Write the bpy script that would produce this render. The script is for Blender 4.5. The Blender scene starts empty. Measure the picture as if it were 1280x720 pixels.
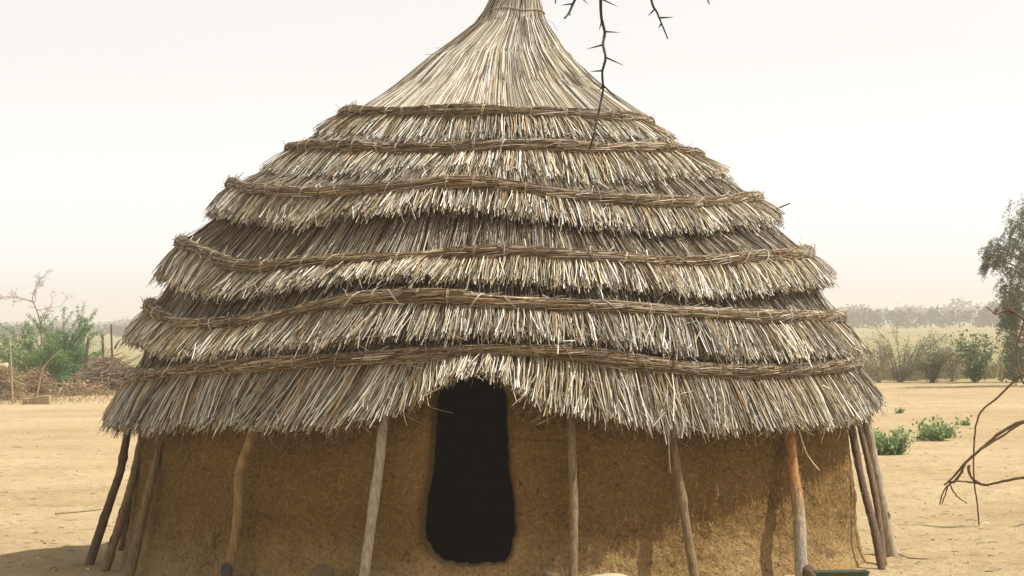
import bpy, math, random
import numpy as np
from mathutils import Matrix, Vector

rng = np.random.default_rng(7)
random.seed(7)
S = bpy.context.scene
C = S.collection
R_ = math.radians

# ------------------------------------------------------------------ camera geometry
F = 3218.0            # focal length in photo pixels (1280 wide)
HC = 1.8              # eye height
ROLL = math.atan(0.0117)
HY = 406.0            # horizon row at picture centre
ca, sa = math.cos(ROLL), math.sin(ROLL)

def lvl(px, py):
    """photo pixel -> pixel of the levelled picture"""
    u = np.asarray(px, float) - 640.0; v = np.asarray(py, float) - 360.0
    return 640 + u * ca - v * sa, 360 + u * sa + v * ca

def P(px, py, Y):
    x, y = lvl(px, py)
    return np.array([(x - 640) / F * Y, Y, HC - (y - HY) / F * Y])

def GY(px, py):
    x, y = lvl(px, py)
    return float(F * HC / (y - HY))

def G(px, py):
    return P(px, py, GY(px, py))

D = F * HC / 288.0    # distance to the hut's axis

def rad(hw):          # half-width in pixels of a silhouette -> radius
    return D * math.sin(math.atan(hw / F))

# ------------------------------------------------------------------ noise
def _mk(n, seed):
    g = np.random.default_rng(seed)
    k = g.normal(size=(n, 3)); k /= np.linalg.norm(k, axis=1)[:, None]
    return k, g.uniform(0, 6.28, n)
def sn(p, freq, seed=0, n=9):
    """smooth noise about -1..1 from summed waves"""
    k, ph = _mk(n, seed)
    f = freq * np.linspace(0.6, 1.7, n)
    p = np.asarray(p, float)
    return np.sin(p @ (k * f[:, None]).T + ph).sum(-1) / math.sqrt(n)

# ------------------------------------------------------------------ mesh builder
class MB:
    def __init__(self):
        self.V = []; self.Cc = []; self.Q = []; self.T = []; self.n = 0; self.qm = []; self.tm = []
    def add(self, V, Q=None, T=None, col=(1, 1, 1), mat=0):
        V = np.asarray(V, float).reshape(-1, 3)
        col = np.asarray(col, float)
        if col.ndim == 1: col = np.repeat(col[None], len(V), 0)
        self.V.append(V); self.Cc.append(col)
        if Q is not None and len(Q):
            Q = np.asarray(Q, int).reshape(-1, 4); self.Q.append(Q + self.n); self.qm.append(np.full(len(Q), mat))
        if T is not None and len(T):
            T = np.asarray(T, int).reshape(-1, 3); self.T.append(T + self.n); self.tm.append(np.full(len(T), mat))
        self.n += len(V)
    def straws(self, Pk, Rk, col, sides=3, mat=0):
        """Pk N,K,3 centres; Rk N,K radii; col N,3 or N,K,3"""
        N, K, _ = Pk.shape
        d = Pk[:, -1] - Pk[:, 0]; d /= np.maximum(np.linalg.norm(d, axis=1), 1e-9)[:, None]
        ref = np.where(np.abs(d[:, 2:3]) > 0.9, np.array([[1., 0, 0]]), np.array([[0., 0, 1]]))
        u = np.cross(d, ref); u /= np.linalg.norm(u, axis=1)[:, None]
        w = np.cross(d, u)
        a = rng.uniform(0, 6.28, N)[:, None] + np.arange(sides)[None] * (2 * math.pi / sides)
        off = np.cos(a)[..., None] * u[:, None] + np.sin(a)[..., None] * w[:, None]   # N,s,3
        V = Pk[:, :, None, :] + off[:, None] * Rk[:, :, None, None]
        if col.ndim == 2: col = np.repeat(col[:, None], K, 1)
        cc = np.repeat(col[:, :, None, :], sides, 2)
        b = (np.arange(N) * K * sides)[:, None, None]
        k = (np.arange(K - 1) * sides)[None, :, None]
        s = np.arange(sides)[None, None]; s2 = (s + 1) % sides
        q = np.stack([b + k + s, b + k + s2, b + k + sides + s2, b + k + sides + s], -1).reshape(-1, 4)
        e = (np.arange(N) * K * sides + (K - 1) * sides)[:, None]
        if sides == 3:
            t = e + np.array([[0, 1, 2]]); qq = q
        else:
            t = None; qq = np.concatenate([q, e + np.array([[0, 1, 2, 3]])]) if sides == 4 else q
        self.add(V.reshape(-1, 3), qq, t, cc.reshape(-1, 3), mat)
    def tube(self, pts, r, sides=6, col=(1, 1, 1), mat=0, closed=False, rough=0.0):
        pts = np.asarray(pts, float); n = len(pts)
        r = np.broadcast_to(np.asarray(r, float), (n,))
        tg = np.gradient(pts, axis=0)
        if closed: tg = np.roll(pts, -1, 0) - np.roll(pts, 1, 0)
        tg /= np.maximum(np.linalg.norm(tg, axis=1), 1e-9)[:, None]
        u = np.cross(tg[0], [0.31, 0.17, 0.93]); u /= np.linalg.norm(u)
        a = np.arange(sides) * 2 * math.pi / sides
        V = []
        for i in range(n):
            u = u - tg[i] * (u @ tg[i]); u /= np.linalg.norm(u); w = np.cross(tg[i], u)
            rr = r[i] * (1 + rough * rng.normal(size=sides))
            V.append(pts[i] + rr[:, None] * (np.cos(a)[:, None] * u + np.sin(a)[:, None] * w))
        V = np.concatenate(V)
        m = n if closed else n - 1
        i = np.arange(m)[:, None]; s = np.arange(sides)[None]; s2 = (s + 1) % sides; j = (i + 1) % n
        Q = np.stack([i * sides + s, i * sides + s2, j * sides + s2, j * sides + s], -1).reshape(-1, 4)
        T = []
        if not closed:
            V = np.concatenate([V, pts[:1], pts[-1:]]); c0 = n * sides
            T = [(c0, (k + 1) % sides, k) for k in range(sides)] + \
                [(c0 + 1, (n - 1) * sides + k, (n - 1) * sides + (k + 1) % sides) for k in range(sides)]
        col = np.asarray(col, float)
        if col.ndim == 2:
            col = np.repeat(col, sides, 0)
            if not closed: col = np.concatenate([col, col[:1], col[-1:]])
        self.add(V, Q, T, col, mat)
    def leaves(self, ctr, size, col, aspect=0.45, up=None, mat=0):
        """folded diamond leaves: ctr N,3; size N; col N,3"""
        N = len(ctr)
        d = rng.normal(size=(N, 3))
        if up is not None: d = d * 0.6 + np.asarray(up)
        d /= np.linalg.norm(d, axis=1)[:, None]
        u = np.cross(d, rng.normal(size=(N, 3))); u /= np.linalg.norm(u, axis=1)[:, None]
        w = np.cross(d, u)
        size = np.broadcast_to(size, (N,))[:, None]
        a = ctr; b = ctr + d * size * 0.45 + u * size * aspect * 0.5 + w * size * 0.08
        c = ctr + d * size; e = ctr + d * size * 0.45 - u * size * aspect * 0.5 + w * size * 0.08
        V = np.stack([a, b, c, e], 1).reshape(-1, 3)
        Q = np.arange(N * 4).reshape(-1, 4)
        self.add(V, Q, None, np.repeat(col, 4, 0), mat)
    def build(self, name, mats, parent=None, smooth=False, loc=None):
        V = np.concatenate(self.V); cols = np.concatenate(self.Cc)
        if loc is not None: V = V - np.asarray(loc)
        Q = np.concatenate(self.Q) if self.Q else np.zeros((0, 4), int)
        T = np.concatenate(self.T) if self.T else np.zeros((0, 3), int)
        me = bpy.data.meshes.new(name)
        me.vertices.add(len(V)); me.vertices.foreach_set('co', V.astype(np.float32).ravel())
        nl = len(Q) * 4 + len(T) * 3
        me.loops.add(nl); me.loops.foreach_set('vertex_index', np.concatenate([Q.ravel(), T.ravel()]).astype(np.int32))
        me.polygons.add(len(Q) + len(T))
        st = np.concatenate([np.arange(len(Q)) * 4, len(Q) * 4 + np.arange(len(T)) * 3]).astype(np.int32)
        me.polygons.foreach_set('loop_start', st)
        if not isinstance(mats, (list, tuple)): mats = [mats]
        for m in mats: me.materials.append(m)
        mi = np.concatenate(self.qm + self.tm) if (self.qm or self.tm) else np.zeros(0)
        me.polygons.foreach_set('material_index', mi.astype(np.int32))
        me.polygons.foreach_set('use_smooth', np.full(len(Q) + len(T), smooth))
        at = me.color_attributes.new('col', 'FLOAT_COLOR', 'POINT')
        at.data.foreach_set('color', np.concatenate([cols, np.ones((len(cols), 1))], 1).astype(np.float32).ravel())
        me.update(calc_edges=True); me.validate()
        o = bpy.data.objects.new(name, me); C.objects.link(o)
        if loc is not None: o.location = [float(v) for v in loc]
        if parent is not None: o.parent = parent
        return o

def tag(o, label=None, cat=None, group=None, kind=None):
    if label: o['label'] = label
    if cat: o['category'] = cat
    if group: o['group'] = group
    if kind: o['kind'] = kind
    return o
def empty(name, loc, label, cat, group=None):
    o = bpy.data.objects.new(name, None); C.objects.link(o); o.location = [float(v) for v in loc]
    o.empty_display_size = 0.2
    return tag(o, label, cat, group)

# ------------------------------------------------------------------ materials
def mat(name, base=None, rough=0.8, vcol=False, var=0.0, vscale=20.0, bump=0.0, bscale=60.0, spec=0.2, trans=None, stretch=None):
    m = bpy.data.materials.new(name); m.use_nodes = True
    nt = m.node_tree; N = nt.nodes; L = nt.links
    b = N['Principled BSDF']; b.inputs['Roughness'].default_value = rough
    b.inputs['Specular IOR Level'].default_value = spec
    tc = N.new('ShaderNodeTexCoord')
    vec = tc.outputs['Object']
    if stretch:
        mp = N.new('ShaderNodeMapping'); mp.inputs['Scale'].default_value = stretch
        L.new(vec, mp.inputs['Vector']); vec = mp.outputs['Vector']
    if vcol:
        a = N.new('ShaderNodeAttribute'); a.attribute_name = 'col'; c = a.outputs['Color']
    else:
        r = N.new('ShaderNodeRGB'); r.outputs[0].default_value = (*base, 1); c = r.outputs[0]
    if var:
        n = N.new('ShaderNodeTexNoise'); n.inputs['Scale'].default_value = vscale; n.inputs['Detail'].default_value = 5
        L.new(vec, n.inputs['Vector'])
        mr = N.new('ShaderNodeMapRange'); mr.inputs['From Min'].default_value = 0.25; mr.inputs['From Max'].default_value = 0.75
        mr.inputs['To Min'].default_value = 1 - var; mr.inputs['To Max'].default_value = 1 + var
        L.new(n.outputs['Fac'], mr.inputs['Value'])
        mx = N.new('ShaderNodeVectorMath'); mx.operation = 'SCALE'
        L.new(c, mx.inputs[0]); L.new(mr.outputs[0], mx.inputs['Scale']); c = mx.outputs[0]
    L.new(c, b.inputs['Base Color'])
    if bump:
        n = N.new('ShaderNodeTexNoise'); n.inputs['Scale'].default_value = bscale; n.inputs['Detail'].default_value = 6
        L.new(vec, n.inputs['Vector'])
        bp = N.new('ShaderNodeBump'); bp.inputs['Strength'].default_value = 1.0; bp.inputs['Distance'].default_value = bump
        L.new(n.outputs['Fac'], bp.inputs['Height']); L.new(bp.outputs[0], b.inputs['Normal'])
    if trans:
        t = N.new('ShaderNodeBsdfTranslucent'); L.new(c, t.inputs['Color'])
        ms = N.new('ShaderNodeMixShader'); ms.inputs['Fac'].default_value = trans
        L.new(b.outputs[0], ms.inputs[1]); L.new(t.outputs[0], ms.inputs[2])
        L.new(ms.outputs[0], N['Material Output'].inputs['Surface'])
    return m

M_straw = mat('straw', vcol=True, rough=0.55, spec=0.35)
M_core = mat('thatch_core', base=(0.055, 0.031, 0.012), var=0.5, vscale=30, bump=0.02, bscale=80)  # very dark colour paints in the shade between the straws
M_leaf = mat('leaf', vcol=True, rough=0.6, trans=0.3)
M_twig = mat('twig', vcol=True, rough=0.8, var=0.25, vscale=15)
M_bark = mat('bark', vcol=True, rough=0.85, var=0.45, vscale=12, bump=0.012, bscale=22, stretch=(6, 6, .8))
M_stone = mat('stone', base=(0.40, 0.33, 0.22), var=0.3, vscale=14, bump=0.012, bscale=25)
M_stone2 = mat('mud_stone', base=(0.105, 0.072, 0.036), var=0.4, vscale=14, bump=0.012, bscale=25)
M_pale = mat('pale_stone', base=(0.40, 0.335, 0.215), var=0.15, vscale=12, bump=0.006, bscale=40)
M_dark = mat('dark_stone', base=(0.06, 0.055, 0.05), var=0.3, vscale=20, bump=0.01, bscale=30)
M_green = mat('green_paint', base=(0.045, 0.062, 0.034), rough=0.5, var=0.35, vscale=18, bump=0.001, bscale=60, spec=0.4)
M_conc = mat('concrete', base=(0.30, 0.225, 0.125), var=0.25, vscale=6, bump=0.01, bscale=14)
M_shade_mud = mat('shade_painted_mud', base=(0.016, 0.012, 0.009), var=0.3, vscale=8, bump=0.01, bscale=20, spec=0.05)  # near-black mud: the darkness of the unlit interior is put into the colour

def mud_material():
    m = bpy.data.materials.new('mud'); m.use_nodes = True
    nt = m.node_tree; N = nt.nodes; L = nt.links
    b = N['Principled BSDF']; b.inputs['Roughness'].default_value = 0.95; b.inputs['Specular IOR Level'].default_value = 0.1
    tc = N.new('ShaderNodeTexCoord')
    def noise(scale, det=6, rough=0.6):
        n = N.new('ShaderNodeTexNoise'); n.inputs['Scale'].default_value = scale; n.inputs['Detail'].default_value = det
        n.inputs['Roughness'].default_value = rough; L.new(tc.outputs['Object'], n.inputs['Vector']); return n.outputs['Fac']
    cr = N.new('ShaderNodeValToRGB'); L.new(noise(1.6), cr.inputs[0])
    cr.color_ramp.elements[0].position = 0.32; cr.color_ramp.elements[0].color = (0.165, 0.092, 0.026, 1)
    cr.color_ramp.elements[1].position = 0.68; cr.color_ramp.elements[1].color = (0.24, 0.143, 0.045, 1)
    cr2 = N.new('ShaderNodeValToRGB'); L.new(noise(38, 8, 0.75), cr2.inputs[0])
    cr2.color_ramp.elements[0].position = 0.36; cr2.color_ramp.elements[0].color = (0.62, 0.59, 0.54, 1)
    cr2.color_ramp.elements[1].position = 0.62; cr2.color_ramp.elements[1].color = (1.12, 1.12, 1.1, 1)
    mx = N.new('ShaderNodeMix'); mx.data_type = 'RGBA'; mx.blend_type = 'MULTIPLY'; mx.inputs[0].default_value = 1
    L.new(cr.outputs[0], mx.inputs[6]); L.new(cr2.outputs[0], mx.inputs[7])
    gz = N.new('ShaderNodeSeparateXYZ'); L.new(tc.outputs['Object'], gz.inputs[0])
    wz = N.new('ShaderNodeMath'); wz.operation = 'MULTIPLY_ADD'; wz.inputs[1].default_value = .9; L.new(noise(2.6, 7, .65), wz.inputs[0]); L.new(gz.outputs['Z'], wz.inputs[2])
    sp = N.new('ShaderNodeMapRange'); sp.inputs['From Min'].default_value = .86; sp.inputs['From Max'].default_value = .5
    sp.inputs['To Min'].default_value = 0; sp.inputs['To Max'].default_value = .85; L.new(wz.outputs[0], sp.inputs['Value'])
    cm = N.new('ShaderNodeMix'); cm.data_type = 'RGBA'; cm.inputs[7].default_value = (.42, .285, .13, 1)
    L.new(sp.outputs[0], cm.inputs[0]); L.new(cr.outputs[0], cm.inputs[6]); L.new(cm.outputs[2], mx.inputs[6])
    # small dark pits
    vo = N.new('ShaderNodeTexVoronoi'); vo.inputs['Scale'].default_value = 9; L.new(tc.outputs['Object'], vo.inputs['Vector'])
    mr = N.new('ShaderNodeMapRange'); mr.inputs['From Min'].default_value = 0.05; mr.inputs['From Max'].default_value = 0.16
    mr.inputs['To Min'].default_value = 0.45; mr.inputs['To Max'].default_value = 1; L.new(vo.outputs['Distance'], mr.inputs['Value'])
    wv = N.new('ShaderNodeTexNoise'); wv.inputs['Scale'].default_value = 3.5; wv.inputs['Detail'].default_value = 5; L.new(tc.outputs['Object'], wv.inputs['Vector'])
    wa = N.new('ShaderNodeVectorMath'); wa.operation = 'MULTIPLY_ADD'; wa.inputs[1].default_value = (.35, .35, .35); L.new(wv.outputs['Color'], wa.inputs[0]); L.new(tc.outputs['Object'], wa.inputs[2])
    ck = N.new('ShaderNodeTexVoronoi'); ck.feature = 'DISTANCE_TO_EDGE'; ck.inputs['Scale'].default_value = 2.6; L.new(wa.outputs[0], ck.inputs['Vector'])
    cw = N.new('ShaderNodeMapRange'); cw.inputs['From Min'].default_value = .38; cw.inputs['From Max'].default_value = .66; cw.inputs['To Min'].default_value = -.006; cw.inputs['To Max'].default_value = .016
    L.new(noise(1.3, 3), cw.inputs['Value'])
    cl = N.new('ShaderNodeMath'); cl.operation = 'LESS_THAN'; L.new(ck.outputs['Distance'], cl.inputs[0]); L.new(cw.outputs[0], cl.inputs[1])
    cd = N.new('ShaderNodeMath'); cd.operation = 'MULTIPLY_ADD'; cd.inputs[1].default_value = -.45; cd.inputs[2].default_value = 1; L.new(cl.outputs[0], cd.inputs[0])
    cm2 = N.new('ShaderNodeMath'); cm2.operation = 'MULTIPLY'; L.new(mr.outputs[0], cm2.inputs[0]); L.new(cd.outputs[0], cm2.inputs[1]); mr = cm2
    sc = N.new('ShaderNodeVectorMath'); sc.operation = 'SCALE'; L.new(mx.outputs[2], sc.inputs[0]); L.new(mr.outputs[0], sc.inputs['Scale'])
    L.new(sc.outputs[0], b.inputs['Base Color'])
    ad0 = N.new('ShaderNodeMath'); ad0.operation = 'MULTIPLY_ADD'; ad0.inputs[1].default_value = 1.6; L.new(noise(5, 6, .6), ad0.inputs[0]); L.new(noise(20, 8, 0.7), ad0.inputs[2])
    ad = N.new('ShaderNodeMath'); ad.operation = 'MULTIPLY_ADD'; ad.inputs[1].default_value = 0.5
    L.new(noise(70, 8, 0.7), ad.inputs[0]); L.new(ad0.outputs[0], ad.inputs[2])
    ad2 = N.new('ShaderNodeMath'); ad2.operation = 'MULTIPLY_ADD'; ad2.inputs[1].default_value = 0.35
    L.new(mr.outputs[0], ad2.inputs[0]); L.new(ad.outputs[0], ad2.inputs[2])
    bp = N.new('ShaderNodeBump'); bp.inputs['Strength'].default_value = 1; bp.inputs['Distance'].default_value = 0.03
    L.new(ad2.outputs[0], bp.inputs['Height']); L.new(bp.outputs[0], b.inputs['Normal'])
    return m
M_mud = mud_material()

def ground_material():
    m = bpy.data.materials.new('sandy_ground'); m.use_nodes = True
    nt = m.node_tree; N = nt.nodes; L = nt.links
    b = N['Principled BSDF']; b.inputs['Roughness'].default_value = 0.95; b.inputs['Specular IOR Level'].default_value = 0.1
    tc = N.new('ShaderNodeTexCoord'); vec = tc.outputs['Object']
    def noise(scale, det=6, rough=0.6, v=vec):
        n = N.new('ShaderNodeTexNoise'); n.inputs['Scale'].default_value = scale; n.inputs['Detail'].default_value = det
        n.inputs['Roughness'].default_value = rough; L.new(v, n.inputs['Vector']); return n.outputs['Fac']
    def ramp(fac, stops):
        r = N.new('ShaderNodeValToRGB'); L.new(fac, r.inputs[0]); e = r.color_ramp.elements
        while len(e) < len(stops): e.new(0.5)
        for k, (p, c) in enumerate(stops): e[k].position = p; e[k].color = (*c, 1)
        return r.outputs[0]
    sand = ramp(noise(0.55, 9, 0.65), [(0.3, (0.355, 0.258, 0.137)), (0.5, (0.41, 0.31, 0.176)), (0.7, (0.45, 0.348, 0.204))])
    spots = ramp(noise(5.5, 8, 0.7), [(0.30, (0.55, 0.5, 0.45)), (0.45, (1, 1, 1)), (0.7, (1.08, 1.08, 1.06))])
    def mul(a, c, f=1.0):
        mx = N.new('ShaderNodeMix'); mx.data_type = 'RGBA'; mx.blend_type = 'MULTIPLY'; mx.inputs[0].default_value = f
        L.new(a, mx.inputs[6]); L.new(c, mx.inputs[7]); return mx.outputs[2]
    grit = ramp(noise(45, 4, 0.7), [(0.35, (0.72, 0.69, 0.64)), (0.5, (1, 1, 1))])
    litter = ramp(noise(16, 6, 0.75), [(0.33, (0.45, 0.38, 0.30)), (0.39, (1, 1, 1))])
    wide = ramp(noise(0.16, 4, .55), [(0.35, (0.90, 0.86, 0.81)), (0.6, (1.03, 1.03, 1.03))])
    sand = mul(mul(mul(mul(sand, wide), spots), grit), litter)
    field = ramp(noise(0.06, 8, 0.6), [(0.3, (0.20, 0.17, 0.08)), (0.6, (0.29, 0.245, 0.12)), (0.8, (0.33, 0.265, 0.135))])
    sx = N.new('ShaderNodeSeparateXYZ'); L.new(vec, sx.inputs[0])
    # border between the swept sand and the dry field, wandering
    ad = N.new('ShaderNodeMath'); ad.operation = 'MULTIPLY_ADD'; ad.inputs[1].default_value = 14.0
    L.new(noise(0.12, 5), ad.inputs[0]); L.new(sx.outputs['Y'], ad.inputs[2])
    mr = N.new('ShaderNodeMapRange'); mr.inputs['From Min'].default_value = 78; mr.inputs['From Max'].default_value = 86
    L.new(ad.outputs[0], mr.inputs['Value'])
    mx = N.new('ShaderNodeMix'); mx.data_type = 'RGBA'; L.new(mr.outputs[0], mx.inputs[0]); L.new(sand, mx.inputs[6]); L.new(field, mx.inputs[7])
    L.new(mx.outputs[2], b.inputs['Base Color'])
    s1 = N.new('ShaderNodeMath'); s1.operation = 'MULTIPLY_ADD'; s1.inputs[1].default_value = 0.4
    L.new(noise(25, 8, 0.7), s1.inputs[0]); L.new(noise(4.5, 8, 0.65), s1.inputs[2])
    bp = N.new('ShaderNodeBump'); bp.inputs['Strength'].default_value = 1; bp.inputs['Distance'].default_value = 0.05
    L.new(s1.outputs[0], bp.inputs['Height']); L.new(bp.outputs[0], b.inputs['Normal'])
    return m
M_ground = ground_material()

# ------------------------------------------------------------------ ground
PIT = [(rng.uniform(-6.5, 6.5), rng.uniform(16.5, 32), rng.uniform(0, 3.14), rng.uniform(.012, .03)) for _ in range(420)]
def ground_z(x, y):
    p = np.stack([x, y, 0 * x], -1)
    z = 0.018 * sn(p, 1.6, 3) + 0.011 * sn(p, 6.0, 4) + 0.004 * sn(p, 17.0, 5)
    for a in range(len(PIT)):
        px, py, ang, dp = PIT[a]; m = (np.abs(x - px) < .5) & (np.abs(y - py) < .5)
        if m.any():
            u = (x[m] - px) * math.cos(ang) + (y[m] - py) * math.sin(ang); v = -(x[m] - px) * math.sin(ang) + (y[m] - py) * math.cos(ang)
            q = (u / .14) ** 2 + (v / .07) ** 2
            z[m] += dp * (-np.exp(-q) + .45 * np.exp(-(np.sqrt(q) - 1.7) ** 2 * 3))
    z = z * np.clip(1.2 - np.abs(y - 20) / 80, 0.15, 1)
    return z
def axis(a, b, step, lo, hi, g=1.14):
    c = list(np.arange(a, b + 1e-6, step)); s = step; v = a; left = []
    while v > lo: s *= g; v -= s; left.append(v)
    s = step; v = b; right = []
    while v < hi: s *= g; v += s; right.append(v)
    return np.array(left[::-1] + c + right)
gx = axis(-6.5, 6.5, 0.06, -1050, 1050); gy = axis(15.5, 32, 0.07, -15, 1450)
XX, YY = np.meshgrid(gx, gy)
Vg = np.stack([XX, YY, ground_z(XX, YY)], -1).reshape(-1, 3)
nx, ny = len(gx), len(gy)
ii, jj = np.meshgrid(np.arange(nx - 1), np.arange(ny - 1))
q0 = (jj * nx + ii).ravel()
g = MB(); g.add(Vg, np.stack([q0, q0 + 1, q0 + nx + 1, q0 + nx], 1))
tag(g.build('ground', M_ground, smooth=True), kind='structure')

# ------------------------------------------------------------------ the hut
def zrow(y, Y=D): return HC - (y - HY) / F * Y
def cxz(z):          # the axis leans a little to the right towards the tip
    y = HY + (HC - z) * F / D
    px = np.interp(y, [-70, -5, 30, 70, 130, 400, 700], [653, 650, 643, 628, 622, 618, 611.5])
    return (px - 640) / F * D
def pos(th, r, z):
    th, r, z = np.broadcast_arrays(np.asarray(th, float), np.asarray(r, float), np.asarray(z, float))
    return np.stack([cxz(z) + r * np.sin(th), D - r * np.cos(th), z], -1)

def row_fn(pts, r, back=None):
    """z(theta) of a ring whose photo row is given by pts along the front"""
    q = np.array(pts, float); lx, ly = lvl(q[:, 0], q[:, 1])
    def fn(th):
        th = (np.asarray(th, float) + np.pi) % (2 * np.pi) - np.pi
        tm = np.where(np.abs(th) <= np.pi / 2, th, np.sign(th) * (np.pi - np.abs(th)))
        dep = D - r * np.cos(tm)
        z0 = zrow(ly.mean())
        px = 640 + F * (cxz(z0) + r * np.sin(tm)) / dep
        y = np.interp(px, lx, ly)
        if back is not None:
            k = np.clip((np.abs(th) - np.pi / 2) / 0.3, 0, 1); y = y * (1 - k) + back * k
        return HC - (y - HY) / F * dep
    return fn

bands_px = [
 [(423,142),(520,140),(620,140),(720,143),(800,150),(815,157)],
 [(349,189),(380,184),(430,183),(500,189),(560,190),(640,184),(700,184),(760,187),(830,186),(872,196)],
 [(287,230),(310,234),(350,240),(400,243),(450,240),(500,234),(560,230),(620,232),(680,240),(740,248),(800,253),(860,255),(935,250)],
 [(228,303),(245,310),(270,322),(300,333),(340,335),(400,330),(470,325),(540,320),(620,315),(700,317),(760,321),(820,327),(880,329),(940,322),(990,317),(1025,317)],
 [(181,378),(200,392),(225,403),(265,407),(310,402),(370,390),(430,377),(490,371),(550,372),(610,378),(680,383),(760,384),(830,388),(900,394),(980,397),(1055,398)],
 [(160,470),(200,466),(270,460),(340,454),(420,449),(500,445),(580,441),(650,439),(720,444),(790,452),(850,459),(920,463),(1000,463),(1050,459),(1074,451)],
]
edges_px = [
 [(375,167),(440,175),(500,178),(560,177),(640,174),(700,176),(760,178),(835,176)],
 [(320,219),(400,222),(450,220),(560,213),(620,216),(680,224),(740,232),(800,230),(850,222),(913,222)],
 [(259,268),(310,277),(364,284),(395,276),(422,269),(480,266),(540,264),(600,266),(680,274),(760,286),(830,292),(900,289),(978,276)],
 [(194,347),(220,362),(250,372),(313,369),(393,356),(450,352),(540,350),(620,352),(700,358),(780,361),(850,366),(906,371),(980,362),(1047,352)],
 [(150,424),(180,440),(215,447),(300,441),(400,431),(470,424),(540,422),(620,424),(700,427),(780,434),(850,441),(930,448),(1000,449),(1050,445),(1082,438)],
 [(132,530),(180,537),(260,531),(330,536),(400,536),(450,527),(490,518),(520,504),(545,485),(570,472),(600,471),(625,479),(650,497),(690,512),(740,521),(800,531),(860,541),(950,541),(1010,531),(1060,535),(1090,522),(1107,502)],
]
hw_band = [188, 253, 327, 391, 430, 450]
hw_edge = [228, 296, 359, 426, 466, 488]
rb = [rad(h) for h in hw_band]; re_ = [rad(h) for h in hw_edge]
zb = [row_fn(p, r) for p, r in zip(bands_px, rb)]
ze = [row_fn(p, r, back=(535 if k == 5 else None)) for k, (p, r) in enumerate(zip(edges_px, re_))]

hut_c = np.array([(611.5 - 640) / F * D, D, 0.0])
hut = empty('thatched_hut', hut_c, 'round mud hut with a tall conical roof of layered grey straw and one black doorway', 'hut')
hutkids = []
def part(mb, name, mats, smooth=False):
    o = mb.build(name, mats, smooth=smooth, loc=hut_c); o.location = (0, 0, 0); o.parent = hut
    hutkids.append(o); return o

PAL = np.array([(0.58, 0.54, 0.44), (0.74, 0.71, 0.63), (0.43, 0.35, 0.215), (0.27, 0.245, 0.20), (0.33, 0.225, 0.115), (0.095, 0.055, 0.023), (0.17, 0.125, 0.078)])
def palette(n, w, jit=0.2):
    w = np.array(w, float); w /= w.sum()
    c = PAL[rng.choice(len(PAL), n, p=w)]
    return np.clip(c * (1 + rng.normal(0, jit, (n, 1))), 0.01, 0.85)

def warp(th):      # smooth wander of a ring
    return th
def wander(th, seed, amp, f=5.0):
    p = np.stack([np.cos(th), np.sin(th), 0 * th], -1)
    return amp * sn(p, f, seed)

def skew(th, ymean):
    """the straws on the left of the front lean to the left, the right a little to the right"""
    tm = (th + np.pi) % (2 * np.pi) - np.pi
    return np.where(np.abs(tm) < np.pi / 2, np.interp(tm, [-1.5, -0.9, -0.35, 0.0, 0.5, 1.5], [.02, .0, -.045, -.01, .0, -.01]), 0)

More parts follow.
